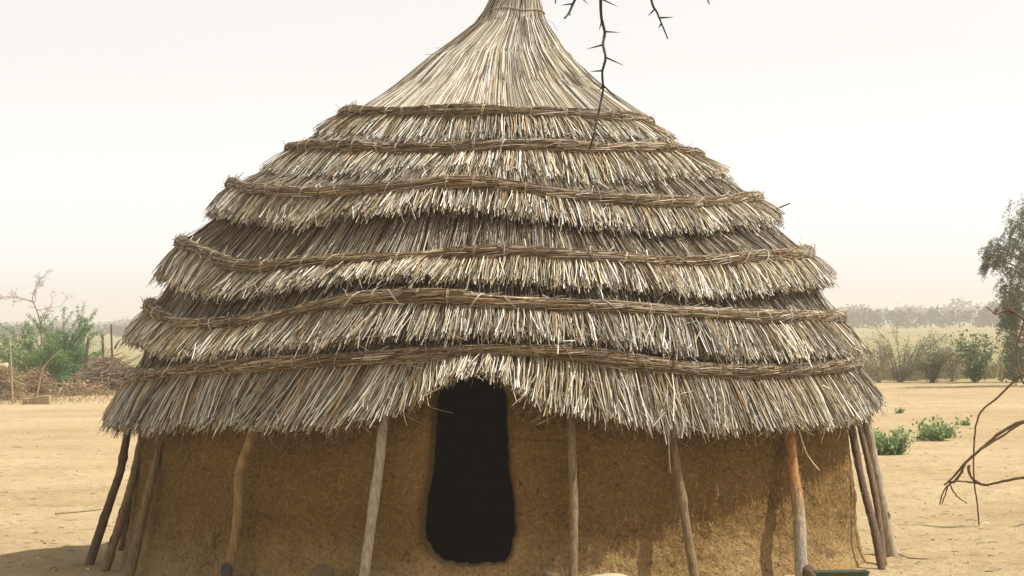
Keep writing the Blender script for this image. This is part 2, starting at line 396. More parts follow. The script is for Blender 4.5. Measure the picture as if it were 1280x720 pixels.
def tier(k):
    mb = MB()
    rB, rE = rb[k], re_[k]
    fzB, fzE = zb[k], ze[k]
    if k > 0:
        rT = re_[k - 1] - (0.20 if k < 3 else 0.27); fzT = lambda th: ze[k - 1](th) + 0.10
    # --- solid core sheet under the straw
    nth = 400; th = np.linspace(-np.pi, np.pi, nth, endpoint=False)
    prof = []
    if k > 0:
        prof.append((np.full(nth, rT - 0.03), fzT(th)))
    else:
        for y, hw in [(-62, 12), (0, 17), (36, 33), (72, 76), (105, 113), (128, 155)]:
            prof.append((np.full(nth, rad(hw)), np.full(nth, zrow(y))))
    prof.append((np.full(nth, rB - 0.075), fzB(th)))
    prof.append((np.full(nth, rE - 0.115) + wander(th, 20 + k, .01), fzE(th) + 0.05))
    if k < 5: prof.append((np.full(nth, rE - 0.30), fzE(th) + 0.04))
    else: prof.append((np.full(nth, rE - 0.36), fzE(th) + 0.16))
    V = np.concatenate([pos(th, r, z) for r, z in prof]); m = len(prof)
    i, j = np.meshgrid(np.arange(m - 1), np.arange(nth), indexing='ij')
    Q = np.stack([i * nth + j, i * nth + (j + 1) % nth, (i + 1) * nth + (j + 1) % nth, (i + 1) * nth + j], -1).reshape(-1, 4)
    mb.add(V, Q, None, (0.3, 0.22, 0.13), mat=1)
    circ = 2 * np.pi * rE
    # --- upper run, finer browner straw, colour darkened as shade of the overlap, from under the layer above down to the binding
    if k > 0:
        n = int(circ / 0.0020)
        th = rng.uniform(-np.pi, np.pi, n); t = rng.uniform(0, 1, n) ** 0.7
        zt = fzT(th) - rng.uniform(0, 0.06, n)
        d1 = rng.normal(0, 0.035, n) / rB + 0.6 * skew(th, 0) + wander(th, 30 + k, .012, 40)
        rt = rT - 0.02 + 0.05 * t
        ex = rng.uniform(-0.02, 0.06, n)                      # run past the binding
        th1 = th + d1
        r1 = rB - 0.075 + 0.05 * t + rng.normal(0, .004, n); z1 = fzB(th1) - ex
        rm = (rt + r1) / 2 + 0.012 * t - 0.01; zm = (zt + z1) / 2 + 0.012
        lift = (rng.random(n) < 0.012) * rng.uniform(0.02, 0.07, n)
        Pk = np.stack([pos(th, rt, zt), pos(th + d1 * .5, rm + lift * .5, zm), pos(th1, r1 + lift, z1 + lift * .6)], 1)
        r = rng.uniform(0.0016, 0.0032, n)
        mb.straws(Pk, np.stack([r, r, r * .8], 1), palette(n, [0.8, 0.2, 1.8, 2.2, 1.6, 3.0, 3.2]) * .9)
    # --- lower run: the thick cut ends below the binding
    n = int(circ / 0.0016)
    th = rng.uniform(-np.pi, np.pi, n); t = rng.uniform(0, 1, n) ** 0.8
    tuft = wander(th, 50 + k, .016, 50) + wander(th, 60 + k, .02, 18)
    Lz = np.maximum(fzB(th) - fzE(th), 0.05)
    d1 = (rng.normal(0, 0.040, n) / rE + tuft * .8 + skew(th, 0)) * np.clip(Lz / 0.3, .4, 1.3)
    z0 = fzB(th) + 0.03; r0 = rB - 0.07 + 0.06 * t
    zend = fzE(th + d1) + rng.normal(0, 0.024, n) + .03 * rng.random(n) ** 3 + wander(th, 70 + k, .012, 30) - 0.03 * (1 - t) + 0.012
    rend = rE - 0.15 + 0.145 * t + wander(th, 20 + k, .014) + wander(th, 25 + k, .012, 45) + rng.normal(0, .010, n)
    # flare: straight then slightly drooping
    rm = r0 + (rend - r0) * 0.52 + 0.006 + rng.normal(0, .009, n); zm = z0 + (zend - z0) * 0.5
    stray = rng.random(n) < 0.015
    rend = rend + stray * rng.uniform(0.0, 0.06, n); zend = zend - stray * rng.uniform(-0.03, 0.09, n)
    Pk = np.stack([pos(th, r0, z0), pos(th + d1 * .45 + rng.normal(0, .004, n), rm, zm), pos(th + d1, rend, zend)], 1)
    r = rng.uniform(0.0022, 0.0046, n)
    col = palette(n, [3.0, 2.2, 2.2, 2.0, 0.9, 1.3, 1.9])
    inner = palette(n, [0.1, 0.0, 0.5, .8, 1.6, 4.0, 1.6])  # inner straws coloured darker, painting shade into the gaps
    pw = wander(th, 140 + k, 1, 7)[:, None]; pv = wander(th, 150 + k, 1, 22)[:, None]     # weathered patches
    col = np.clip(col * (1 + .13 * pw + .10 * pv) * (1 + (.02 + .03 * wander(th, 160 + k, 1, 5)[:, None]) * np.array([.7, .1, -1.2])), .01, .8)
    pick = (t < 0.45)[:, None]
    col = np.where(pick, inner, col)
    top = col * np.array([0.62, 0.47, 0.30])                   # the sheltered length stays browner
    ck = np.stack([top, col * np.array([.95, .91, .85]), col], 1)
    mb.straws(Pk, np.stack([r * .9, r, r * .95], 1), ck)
    # --- short broken bits lodged across the straw
    n = int(circ * 70)
    th = rng.uniform(-np.pi, np.pi, n); f = rng.uniform(-.2, 1, n)
    zc = fzB(th) + (fzE(th) - fzB(th)) * f; rc = rB + (rE - rB) * np.clip(f, 0, 1) - .004
    ln = rng.uniform(.02, .09, n); a = rng.normal(0, .8, n)
    dz = -np.cos(a) * ln; dth = np.sin(a) * ln / rE; dr = -dz * (rE - rB) / .3 * .9
    Pk = np.stack([pos(th - dth, rc - dr, zc - dz), pos(th, rc + .006, zc), pos(th + dth, rc + dr + rng.uniform(0, .03, n), zc + dz)], 1)
    r = rng.uniform(.0014, .0034, n)
    mb.straws(Pk, np.stack([r, r, r * .8], 1), palette(n, [2, 1.5, 2, 2, 1, 1, 1.5]))
    # --- thin wisps hanging out of the cut
    n = int(circ * (60 if k == 5 else 28))
    th = rng.uniform(-np.pi, np.pi, n)
    if k == 5: th = th[np.abs(th + .045) > .13]; n = len(th)
    d = rng.normal(0, 0.03, n)
    zz = fzE(th); ra = rE - rng.uniform(0.04, 0.2, n)
    ln = rng.uniform(0.02, 0.12, n) if k == 5 else rng.uniform(0.01, 0.07, n)
    Pk = np.stack([pos(th, ra, zz + 0.06), pos(th + d * .4, ra + rng.normal(0, .015, n), zz - ln * .4), pos(th + d, ra + rng.normal(0, .03, n), zz - ln)], 1)
    r = rng.uniform(0.0012, 0.0024, n)
    mb.straws(Pk, np.stack([r, r, r * .5], 1), palette(n, [.3, .1, .8, .3, 3.4, 1.8, .6]))
    if k == 0:
        # cap: long straws from the tied tip down to the first binding
        n = 17000
        th = rng.uniform(-np.pi, np.pi, n); t = rng.uniform(0, 1, n)
        ys = np.array([-62, -8, 36, 72, 105, 136.0, 155.0]); hws = np.array([20, 27, 46, 90, 124, 171.0, 200.0])
        start = rng.choice([0, 0, 1, 2, 3], n, p=[.22, .2, .2, .2, .18])
        u = np.linspace(0, 1, 6)[None]
        y0 = ys[start] + rng.uniform(0, 30, n)
        yk = y0[:, None] + (150 - y0[:, None]) * u
        hk = np.interp(yk, ys, hws)
        rk = D * np.sin(np.arctan(hk / F)) - 0.045 + 0.05 * t[:, None]
        dth = rng.normal(0, 0.10, n)[:, None] * np.minimum(1, 0.35 / np.maximum(rk, .1)) * (u - .5) + wander(th, 90, .02, 14)[:, None] * u
        zk = zrow(yk)
        Pk = pos(th[:, None] + dth, rk, zk)
        r = rng.uniform(0.0016, 0.0036, n)
        mb.straws(Pk, r[:, None] * np.linspace(.8, 1, 6)[None], palette(n, [2.4, 1.4, 2.4, 1.8, 1.4, 2.6, 2.6]))
        n = 26    # strays lifting off the cone
        th = rng.uniform(-np.pi, np.pi, n); y = rng.uniform(20, 120, n); h = np.interp(y, ys, hws)
        r0 = D * np.sin(np.arctan(h / F)); z0 = zrow(y)
        ln = rng.uniform(.06, .18, n)
        Pk = np.stack([pos(th, r0 - .01, z0), pos(th + .05, r0 + ln * .5, z0 - ln * .3), pos(th + .08, r0 + ln, z0 - ln * rng.uniform(.2, .8, n))], 1)
        mb.straws(Pk, np.full((n, 3), .002), palette(n, [1, 1, 1, 2, 1, 1, 1]))
    return mb

for k in range(6):
    part(tier(k), 'thatch_layer', [M_straw, M_core])

def band(k):
    mb = MB()
    nth = 420; th = np.linspace(-np.pi, np.pi, nth, endpoint=False)
    r = rb[k] + 0.012 + wander(th, 110 + k, .010, 14); z = zb[k](th)
    z = z + wander(th, 115 + k, .008, 12)
    ctr = pos(th, r, z)
    rr = 0.046 * (1 + .16 * wander(th, 120 + k, 1, 16))
    nn = 8
    a = np.arange(nn) * 2 * np.pi / nn
    outw = np.stack([np.sin(th), -np.cos(th), 0 * th], -1); upv = np.array([0, 0, 1.0])
    V = ctr[:, None] + rr[:, None, None] * (np.cos(a)[None, :, None] * outw[:, None] + np.sin(a)[None, :, None] * upv)
    i, s = np.meshgrid(np.arange(nth), np.arange(nn), indexing='ij')
    Q = np.stack([i * nn + s, i * nn + (s + 1) % nn, ((i + 1) % nth) * nn + (s + 1) % nn, ((i + 1) % nth) * nn + s], -1).reshape(-1, 4)
    mb.add(V.reshape(-1, 3), Q, None, (0.3, 0.2, 0.1), mat=1)
    def on(thv, av, off):
        rr_ = np.interp(thv, th, rr, period=2 * np.pi) + off
        rc = np.interp(thv, th, r, period=2 * np.pi); zc = np.interp(thv, th, z, period=2 * np.pi)
        return pos(thv, rc + rr_ * np.cos(av), zc + rr_ * np.sin(av))
    # long straws of the bundle
    circ = 2 * np.pi * rb[k]
    n = int(circ * 420)
    t0 = rng.uniform(-np.pi, np.pi, n); a0 = rng.uniform(-1.9, 1.9, n); ln = rng.uniform(.10, .32, n) / rb[k]
    tw = rng.normal(0, .25, n) + .25
    lift = (rng.random(n) < .05) * rng.uniform(.005, .035, n)
    K = 4; u = np.linspace(0, 1, K)[None]
    Pk = on(t0[:, None] + ln[:, None] * u, a0[:, None] + tw[:, None] * u, rng.uniform(-.002, .006, n)[:, None] + lift[:, None] * u ** 3)
    rad_ = rng.uniform(.0016, .0036, n)
    mb.straws(Pk, np.repeat(rad_[:, None], K, 1), palette(n, [.4, .05, 1.3, 2.2, 1.0, 3.8, 4.2]) * np.array([1.0, .93, .82]))
    # cord ties
    nt = int(circ / 0.19)
    for q in range(nt):
        tq = -np.pi + (q + rng.uniform(.2, .8)) * 2 * np.pi / nt
        aa = np.linspace(-2.6, 2.6, 11); sl = rng.normal(0, .012)
        for e in (0, .010 / rb[k]):
            pts = on(tq + e + sl * aa, aa, .0075)
            mb.tube(pts, .0026, 4, palette(1, [.6, .1, 2, 2, 1, 1, 2])[0])
        if rng.random() < .5:
            p0 = on(np.array([tq]), np.array([.6]), .01)[0]
            v = np.array([rng.normal(0, .03), -.03 + rng.normal(0, .01), rng.uniform(.0, .05)])
            mb.tube([p0, p0 + v * .6 + [0, 0, .01], p0 + v], [.0025, .002, .001], 4, palette(1, [2, 2, 2, 1, .5, 0, 0])[0])
    return mb
for k in range(6):
    part(band(k), 'straw_band', [M_straw, M_core])

# cords around the tip
def cap_cord(y_l, y_r, a, b):
    mb = MB(); ys = np.array([-62, -8, 36, 72, 105, 136.0, 155.0]); hws = np.array([20, 27, 46, 90, 124, 171.0, 200.0])
    th = np.linspace(a, b, 40)
    y = np.interp(np.sin(th), [-1, 1], [y_l, y_r]) + 1.2 * np.sin(th * 5)
    r = D * np.sin(np.arctan(np.interp(y, ys, hws) / F)) + .012
    mb.tube(pos(th, r, zrow(y)), .0042, 5, (.30, .235, .15))
    return mb
part(cap_cord(13, 16, -3.0, 3.1), 'tie_cord', M_straw, True)
part(cap_cord(22, 40, -1.4, .3), 'tie_cord', M_straw, True)
part(cap_cord(40, 47, -.2, 1.5), 'tie_cord', M_straw, True)
part(cap_cord(-30, -28, -3.0, 3.1), 'tie_cord', M_straw, True)

# ---- mud wall with its doorway
def wall_r(z):
    return np.interp(z, [-0.1, 0.0, 0.25, 0.6, 1.0, 1.35, 1.7], [rad(460) + .02, rad(458), rad(453), rad(447), rad(440), rad(430), rad(420)])
door_px = [(545,480),(556,472),(572,468.5),(590,468),(606,469),(618,473),(627,482),(632,500),(633,540),(634,580),(638,602),(641,622),(643,645),(642,668),(638,682),(637,692),(630,702),(614,707),(595,708.5),(572,708.5),(555,704),(541,696),(536,686),(530,678),(528,662),(529,644),(531,622),(536,596),(540,572),(541.5,540),(542.5,505)]
DRx = []
for (px, py) in door_px:
    x, y = lvl(px, py); r = wall_r(.8); th = 0.0
    for _ in range(6):
        dep = D - r * math.cos(th); z = HC - (y - HY) / F * dep; r = float(wall_r(z))
        th = math.asin(((x - 640) / F * dep - float(cxz(z))) / r)
    DRx.append((th * 2.8, z))
DRx = np.array(DRx)
# smooth resample of the outline
def resample(poly, n):
    q = np.concatenate([poly, poly[:1]]); d = np.concatenate([[0], np.cumsum(np.linalg.norm(np.diff(q, axis=0), axis=1))])
    s = np.linspace(0, d[-1], n, endpoint=False)
    return np.stack([np.interp(s, d, q[:, 0]), np.interp(s, d, q[:, 1])], 1)
DR = resample(DRx, 240)
for _ in range(1): DR = .5 * DR + .25 * (np.roll(DR, 1, 0) + np.roll(DR, -1, 0))
gN = np.random.default_rng(5)
DR[:, 0] = DR[:, 0].mean() + (DR[:, 0] - DR[:, 0].mean()) * 1.06
DR += .012 * sn(np.concatenate([DR, 0 * DR[:, :1]], 1), 22, 78)[:, None] * (DR - DR.mean(0))
DR += .012 * sn(np.concatenate([DR, 0 * DR[:, :1]], 1), 90, 79)[:, None] * (DR - DR.mean(0))
DR += .010 * sn(np.concatenate([DR, 0 * DR[:, :1]], 1), 45, 77)[:, None] * (DR - DR.mean(0))
def inside(pt):
    x, y = pt[:, 0], pt[:, 1]; res = np.zeros(len(pt), bool)
    for (x0, y0), (x1, y1) in zip(DR, np.roll(DR, -1, 0)):
        c = ((y0 > y) != (y1 > y)) & (x < (x1 - x0) * (y - y0) / (y1 - y0 + 1e-12) + x0)
        res ^= c
    return res
def nearest(pt):
    best = np.full(len(pt), 1e9); bp = np.zeros_like(pt)
    for a, b in zip(DR, np.roll(DR, -1, 0)):
        ab = b - a; t = np.clip(((pt - a) @ ab) / (ab @ ab + 1e-12), 0, 1); c = a + t[:, None] * ab
        d = np.linalg.norm(pt - c, axis=1); m = d < best; best[m] = d[m]; bp[m] = c[m]
    return best, bp

nth = 1160; zs = np.arange(-0.06, 1.62, 0.0155); nz = len(zs)
ths = -np.pi + np.arange(nth) * 2 * np.pi / nth
TH, ZZ = np.meshgrid(ths, zs, indexing='ij'); TH = TH.ravel().copy(); ZZ = ZZ.ravel().copy()
SD = np.full(len(TH), 1e3)
near = (np.abs(TH * 2.8 - DR[:, 0].mean()) < .7) & (ZZ < 1.6)
ptn = np.stack([TH[near] * 2.8, ZZ[near]], 1)
dn, cn = nearest(ptn); ins = inside(ptn); sd = np.where(ins, -dn, dn); SD[near] = sd
ii, jj = np.meshgrid(np.arange(nth), np.arange(nz - 1), indexing='ij')
q = np.stack([ii * nz + jj, ((ii + 1) % nth) * nz + jj, ((ii + 1) % nth) * nz + jj + 1, ii * nz + jj + 1], -1).reshape(-1, 4)
keep = (SD[q] > 0).sum(1) >= 2
q = q[keep]
# snap border
cnt = np.zeros(len(TH), int); np.add.at(cnt, q.ravel(), 1)
inn = np.full(len(TH), False); inn[near] = True
border = inn & (cnt > 0) & (cnt < 4) & (np.abs(SD) < .06)
bi = np.where(border)[0]
_, cb = nearest(np.stack([TH[bi] * 2.8, ZZ[bi]], 1))
TH[bi] = cb[:, 0] / 2.8; ZZ[bi] = cb[:, 1]; SD[bi] = 0
def wall_disp(p, z):
    d = .016 * sn(p, 3.0, 201) + .009 * sn(p, 9, 202) + .0045 * sn(p, 28, 203, 14) + .0025 * sn(p, 75, 204, 18)
    return d
Pw0 = pos(TH, wall_r(ZZ), ZZ)
dsp = wall_disp(Pw0, ZZ)
# thicker mud lip around the door, then a rounded edge
lip = .026 * np.exp(-(np.maximum(SD, 0) / .14) ** 2)
rr_ = .05; ed = np.clip(rr_ - np.maximum(SD, 0), 0, rr_); rnd = rr_ - np.sqrt(np.maximum(rr_ ** 2 - ed ** 2, 0))
foot = .05 * np.exp(-np.maximum(ZZ, 0) / .10) * (.7 + .5 * sn(Pw0, 2.5, 205))
Pw = pos(TH, wall_r(ZZ) + dsp + lip - rnd + foot, ZZ)
mw = MB(); mw.add(Pw, q)
# jamb: extrude the border inwards along the radius
ed_cnt = {}
for f in q:
    if not border[f].any(): continue
    for a, b in zip(f, np.roll(f, -1)):
        if border[a] and border[b]:
            k_ = (min(a, b), max(a, b)); ed_cnt[k_] = ed_cnt.get(k_, []) + [(a, b)]
be = [v[0] for v in ed_cnt.values() if len(v) == 1]
idx = {}; jv = []
steps = [0.0, .05, .12, .22]
for a, b in be:
    for v in (a, b):
        if v not in idx:
            idx[v] = len(idx)
            r0 = float(wall_r(ZZ[v])) + dsp[v] + lip[v] - rnd[v] + foot[v]
            for s_ in steps: jv.append(pos(TH[v], r0 - s_, ZZ[v]).reshape(3))
jq = []
ns = len(steps)
for a, b in be:
    A, B = idx[a] * ns, idx[b] * ns
    for s_ in range(ns - 1): jq.append((B + s_, A + s_, A + s_ + 1, B + s_ + 1))
mw.add(np.array(jv), jq)
# inner face (indoor shade painted into a near-black colour)
keep_in = q[::1]
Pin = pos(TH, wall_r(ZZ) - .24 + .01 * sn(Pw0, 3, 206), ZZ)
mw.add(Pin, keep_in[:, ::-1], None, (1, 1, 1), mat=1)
# chopped straw showing in the mud
n = 34000
th = rng.uniform(-np.pi, np.pi, n); z = rng.uniform(0.0, 1.25, n) ** 1.0
pt = np.stack([th * 2.8, z], 1); okp = ~((np.abs(pt[:, 0] - DR[:, 0].mean()) < .5) & inside(pt))
dd, _c = nearest(pt[:]) ; okp &= dd > .03
th, z = th[okp], z[okp]; n = len(th)
p0 = pos(th, wall_r(z), z); sdn = dd[okp]
base_r = wall_r(z) + wall_disp(p0, z) + .022 * np.exp(-(sdn / .14) ** 2) + .05 * np.exp(-np.maximum(z, 0) / .10) * (.7 + .5 * sn(p0, 2.5, 205))
an = rng.uniform(0, np.pi, n); ln = rng.uniform(.012, .06, n) * rng.choice([.7, 1.0, 1.4], n)
du = np.cos(an) * ln / 2.8; dz = np.sin(an) * ln; cv = rng.normal(0, .25, n)
Pk = np.stack([pos(th - du / 2, base_r - .003, z - dz / 2), pos(th + cv * dz / 2.8 * .5, base_r + .003, z - cv * du * 2.8 * .5), pos(th + du / 2, base_r - .001, z + dz / 2)], 1)
r = rng.uniform(.0006, .0015, n)
cs = np.array([(.42, .29, .12), (.36, .225, .085), (.55, .42, .22), (.15, .09, .035)])[rng.choice(4, n, p=[.3, .3, .1, .3])]
mw.straws(Pk, np.stack([r, r, r * .7], 1), cs, mat=2)
part(mw, 'mud_wall', [M_mud, M_shade_mud, M_straw], True)

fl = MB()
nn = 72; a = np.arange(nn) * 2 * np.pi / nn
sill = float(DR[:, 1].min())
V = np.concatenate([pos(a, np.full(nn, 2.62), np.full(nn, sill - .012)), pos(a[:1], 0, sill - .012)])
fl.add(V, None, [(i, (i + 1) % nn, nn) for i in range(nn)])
part(fl, 'floor', M_shade_mud)

# ------------------------------------------------------------------ poles propping the eave
def smooth_path(pts, n):
    pts = np.asarray(pts, float); m = len(pts)
    if m == 2: return pts[0] + (pts[1] - pts[0]) * np.linspace(0, 1, n)[:, None]
    t = np.linspace(0, m - 1, n); out = []
    for v in t:
        i = min(int(v), m - 2); f = v - i
        p0, p1, p2, p3 = pts[max(i - 1, 0)], pts[i], pts[i + 1], pts[min(i + 2, m - 1)]
        out.append(.5 * ((2 * p1) + (p2 - p0) * f + (2 * p0 - 5 * p1 + 4 * p2 - p3) * f * f + (3 * p1 - p0 - 3 * p2 + p3) * f ** 3))
    return np.array(out)

def depth_on_ring(px, py, r):
    x, _ = lvl(px, py); Y = D - r
    cx0 = hut_c[0]
    for _ in range(12):
        X = (x - 640) / F * Y - cx0
        Y = D - math.sqrt(max(r * r - X * X, 0.0))
    return Y

def pole(pts, w_top, w_bot, col, label, Ytop, Ybot, col2=None, scraps=True, extend=.22, knots=2):
    """pts: photo pixels from the eave down; the last runs into the ground"""
    y0, y1 = pts[0][1], pts[-1][1]
    W = []
    for (px, py) in pts:
        f = (py - y0) / (y1 - y0); W.append(P(px, py, Ytop + (Ybot - Ytop) * f))
    W = np.array(W)
    d = W[-1] - W[-2]
    if W[-1][2] > 0: W = np.concatenate([W, [W[-1] + d * (W[-1][2] + .06) / -d[2]]])
    else: W[-1] = W[-2] + d * (W[-2][2] + .05) / -d[2]
    up = W[0] - W[1]; up /= np.linalg.norm(up)
    W = np.concatenate([[W[0] + up * extend], W])
    n = 46; path = smooth_path(W, n)
    jig = np.stack([wander(np.linspace(0, 3, n), int(abs(pts[0][0])) + s, .0022, 5) for s in (1, 2, 3)], 1); jig[:, 2] = 0
    path = path + jig
    sc = D / F
    r = np.linspace(w_top, w_bot, n) / 2 * sc * .86
    r *= 1 + .035 * sn(np.stack([np.linspace(0, 3, n), np.full(n, pts[0][0]), np.zeros(n)], -1), 5, 8)
    for _ in range(knots):
        c = rng.uniform(.25, .95) * n; r *= 1 + .14 * np.exp(-((np.arange(n) - c) / 1.1) ** 2)
    cc = np.array([np.array(col) * (1 + rng.normal(0, .05)) for _ in range(n)])
    if col2 is not None:
        f = np.clip((np.linspace(0, 1, n) - .45) / .25, 0, 1)[:, None]; cc = cc * (1 - f) + np.array(col2) * f
    base = path[-1].copy(); base[2] = 0
    mb = MB(); mb.tube(path, r, 10, cc, rough=.035)
    o = mb.build('prop_pole', M_bark, smooth=True, loc=base)
    tag(o, label, 'wooden pole', 'wooden poles propping the thatched eave')
    if scraps:
        for c in rng.uniform(.25, .8, 3):
            sb = MB()
            i = int(c * n); a = path[i]; s = np.array([rng.choice([-1, 1]) * r[i] * .9, -r[i] * .6, 0])
            L_ = rng.uniform(.05, .13)
            tgt = path[min(i + 2, n - 1)] - path[i]; tgt /= np.linalg.norm(tgt)
            sb.tube([a + s * .7, a + s * .95 + tgt * L_ * .5, a + s * 1.12 + tgt * L_], [.006, .010, .003], 4, np.array(col) * .8)
            s_o = sb.build('peeling_bark', M_bark, loc=base); s_o.location = (0, 0, 0); s_o.parent = o
    return o

DK = (.13, .085, .05); BR = (.19, .13, .068); GR = (.34, .28, .19); MD = (.23, .145, .06)
rt, rbt = 2.80, 3.06
pole([(159,545),(150,590),(134,640),(112,706)], 10, 14, DK, 'dark leaning pole standing furthest left of the hut, bark peeling halfway up', D - .35, GY(112, 706))
pole([(180,540),(166,600),(150,655),(132,714)], 12, 12, BR, 'slightly curved brown pole second from the left edge of the hut', D - .75, GY(132, 714))
pole([(176,555),(167,610),(160,650),(153,690)], 9, 13, DK, 'short dark ragged pole glimpsed behind the two leftmost poles', D + .35, GY(153, 690))
pole([(203,538),(193,590),(178,650),(162,722)], 12, 13, BR, 'pole crossing the left edge of the mud wall, nearest of the left cluster', D - 1.25, D - 1.45)
pole([(318,540),(303,578),(299,600),(298,640),(291,690),(283,722)], 12, 14, MD, 'crooked mud-coloured pole hugging the shaded wall left of the doorway', depth_on_ring(318, 540, 2.84), depth_on_ring(284, 720, 2.93), scraps=False)
pole([(480,524),(475,570),(466,640),(455,722)], 11, 14, GR, 'pale straight pole just left of the black doorway', depth_on_ring(480, 524, rt), depth_on_ring(455, 722, rbt), scraps=False)
pole([(714,524),(715,570),(717,640),(716,722)], 11, 12, BR, 'upright dark pole just right of the black doorway', depth_on_ring(714, 524, rt), depth_on_ring(716, 722, rbt), scraps=False)
pole([(839,540),(847,590),(856,650),(868,722)], 10, 12, BR, 'thin pole slanting down to the right in the middle of the right wall', depth_on_ring(839, 540, rt), depth_on_ring(868, 722, rbt), scraps=False)
pole([(987,540),(991,590),(998,640),(1002,722)], 15, 18, (.33, .175, .055), 'thick split pole, orange wood above and weathered grey below, on the right wall', depth_on_ring(987, 540, 2.82), depth_on_ring(1002, 722, 3.04), col2=(.34, .29, .22))
pole([(1065,538),(1079,610),(1092,660),(1101,706)], 11, 11, DK, 'dark bowed pole at the right corner of the hut, left of the pair behind it', D - .55, GY(1101, 706) + .02)
pole([(1075,538),(1087,585),(1097,640),(1104,700)], 8, 10, (.17, .11, .065), 'thin dark pole squeezed between the bowed pole and the thick pale one', D - .42, GY(1104, 701), scraps=False)
pole([(1084,538),(1094,590),(1104,640),(1113,690)], 14, 18, GR, 'thick pale pole furthest right of the hut', D - .05, GY(1113, 690))

def stick(pts, Y, r, col, label, fork=None):
    W = np.array([P(x, y, Y) for x, y in pts]); mb = MB()
    mb.tube(smooth_path(W, 14), np.linspace(r, r * .5, 14), 5, col)
    if fork: 
        F_ = np.array([P(x, y, Y) for x, y in fork]); mb.tube(smooth_path(F_, 6), np.linspace(r * .6, r * .3, 6), 4, col)
    o = mb.build('loose_stick', M_twig, smooth=True, loc=W[0]); tag(o, label, 'stick', 'loose sticks caught in the thatch'); return o
stick([(836,528),(836,560),(838,592)], depth_on_ring(836, 540, 2.86), .008, (.42, .33, .2), 'short straight stick dangling beside the thin slanting pole')
stick([(998,536),(1006,562),(1014,576),(1024,588)], depth_on_ring(1010, 540, 2.92), .007, (.55, .47, .34), 'pale forked twig hanging beside the orange split pole', fork=[(1004,556),(1002,568)])

stick([(950,272),(966,264),(976,259),(988,254)], D - .3, .010, (.13, .09, .06), 'short dark stick poking out of the right outline of the roof')
# ------------------------------------------------------------------ small things at the foot of the wall
def rock(name, c, s, m, label, cat, seed, flat=1.0):
    n1, n2 = 22, 14; V = []
    for i in range(n2 + 1):
        f = np.pi * i / n2
        for j in range(n1):
            a = 2 * np.pi * j / n1; V.append((math.sin(f) * math.cos(a), math.sin(f) * math.sin(a), math.cos(f)))
    V = np.array(V); 
    V = np.sign(V) * np.abs(V) ** .75
    V = V * (1 + .14 * sn(V, 2.2, seed)[:, None] + .05 * sn(V, 6, seed + 1)[:, None] + .02 * sn(V, 16, seed + 2)[:, None]) * np.array(s)
    Q = [(i * n1 + j, i * n1 + (j + 1) % n1, (i + 1) * n1 + (j + 1) % n1, (i + 1) * n1 + j) for i in range(n2) for j in range(n1)]
    mb = MB(); mb.add(V + np.array(c), Q); o = mb.build(name, m, smooth=True, loc=c); return tag(o, label, cat)
Yf = D - 3.02
def at_wall(px, Y, z): 
    p = P(px, 700, Y); p[2] = z; return p
rock('stone', at_wall(402, Yf + .10, .015), (.095, .06, .20), M_stone2, 'upright grey-brown stone against the wall left of the pale pole', 'stone', 31)
rock('stone', at_wall(760, Yf - .05, .075), (.155, .12, .085), M_pale, 'broad pale flat-topped stone right of the doorway', 'stone', 37)
rock('stone', at_wall(689, Yf, .075), (.06, .06, .08), M_stone2, 'small brown stone beside the upright pole right of the doorway', 'stone', 41)
rock('stone', at_wall(283, depth_on_ring(284, 715, 3.0), .10), (.04, .04, .09), M_dark, 'small black stone at the foot of the crooked pole', 'stone', 47)
rock('stone', at_wall(1010, Yf + .9, .0), (.045, .05, .085), M_stone2, 'small tan lump of mud at the foot of the split pole', 'stone', 53)

# shallow green tray
def tray():
    a = P(1020, 713, Yf + .55); b = P(1084, 715, Yf + .62)
    Y0 = Yf + .55; zt = float(P(1050, 714.5, Y0)[2])
    o = empty('tray', [(a[0] + b[0]) / 2, Y0 + .08, 0], 'dull green painted tray lying on the sand by the right wall', 'tray')
    w = (b[0] - a[0]); dpt = .16; h = zt
    def box(x0, x1, y0, y1, z0, z1):
        m = MB(); 
        e = .004
        V = np.array([(x0, y0, z0), (x1, y0, z0), (x1, y1, z0), (x0, y1, z0), (x0, y0, z1 - e), (x1, y0, z1 - e), (x1, y1, z1 - e), (x0, y1, z1 - e),
                      (x0 + e, y0 + e, z1), (x1 - e, y0 + e, z1), (x1 - e, y1 - e, z1), (x0 + e, y1 - e, z1)])
        return V, [(0, 3, 2, 1), (0, 1, 5, 4), (1, 2, 6, 5), (2, 3, 7, 6), (3, 0, 4, 7), (4, 5, 9, 8), (5, 6, 10, 9), (6, 7, 11, 10), (7, 4, 8, 11)]
    def tb(name, *bx):
        m = MB()
        for B in bx: V, Q = box(*B); m.add(V, Q)
        c = m.build(name, M_green); c.parent = o
    hw = w / 2; ti = hw - .035
    # flared tray: base slab and four rims
    tb('base', (-ti, ti, -dpt / 2 + .03, dpt / 2 - .03, 0.0, .03))
    m = MB()
    lo = np.array([(-ti, -dpt / 2 + .03), (ti, -dpt / 2 + .03), (ti, dpt / 2 - .03), (-ti, dpt / 2 - .03)])
    hi = np.array([(-hw, -dpt / 2), (hw, -dpt / 2), (hw, dpt / 2), (-hw, dpt / 2)])
    t = .012
    def ring(p, z, s): return np.concatenate([p - np.sign(p) * s, np.full((4, 1), z)], 1)
    V = np.concatenate([ring(lo, .002, -.001), ring(hi, h - .012, 0), ring(hi, h, -.006), ring(hi, h, .012), ring(lo, .034, t)])
    Q = [(r * 4 + i, r * 4 + (i + 1) % 4, (r + 1) * 4 + (i + 1) % 4, (r + 1) * 4 + i) for r in range(4) for i in range(4)]
    m.add(V, Q); c = m.build('rim', M_green); c.parent = o
tray()

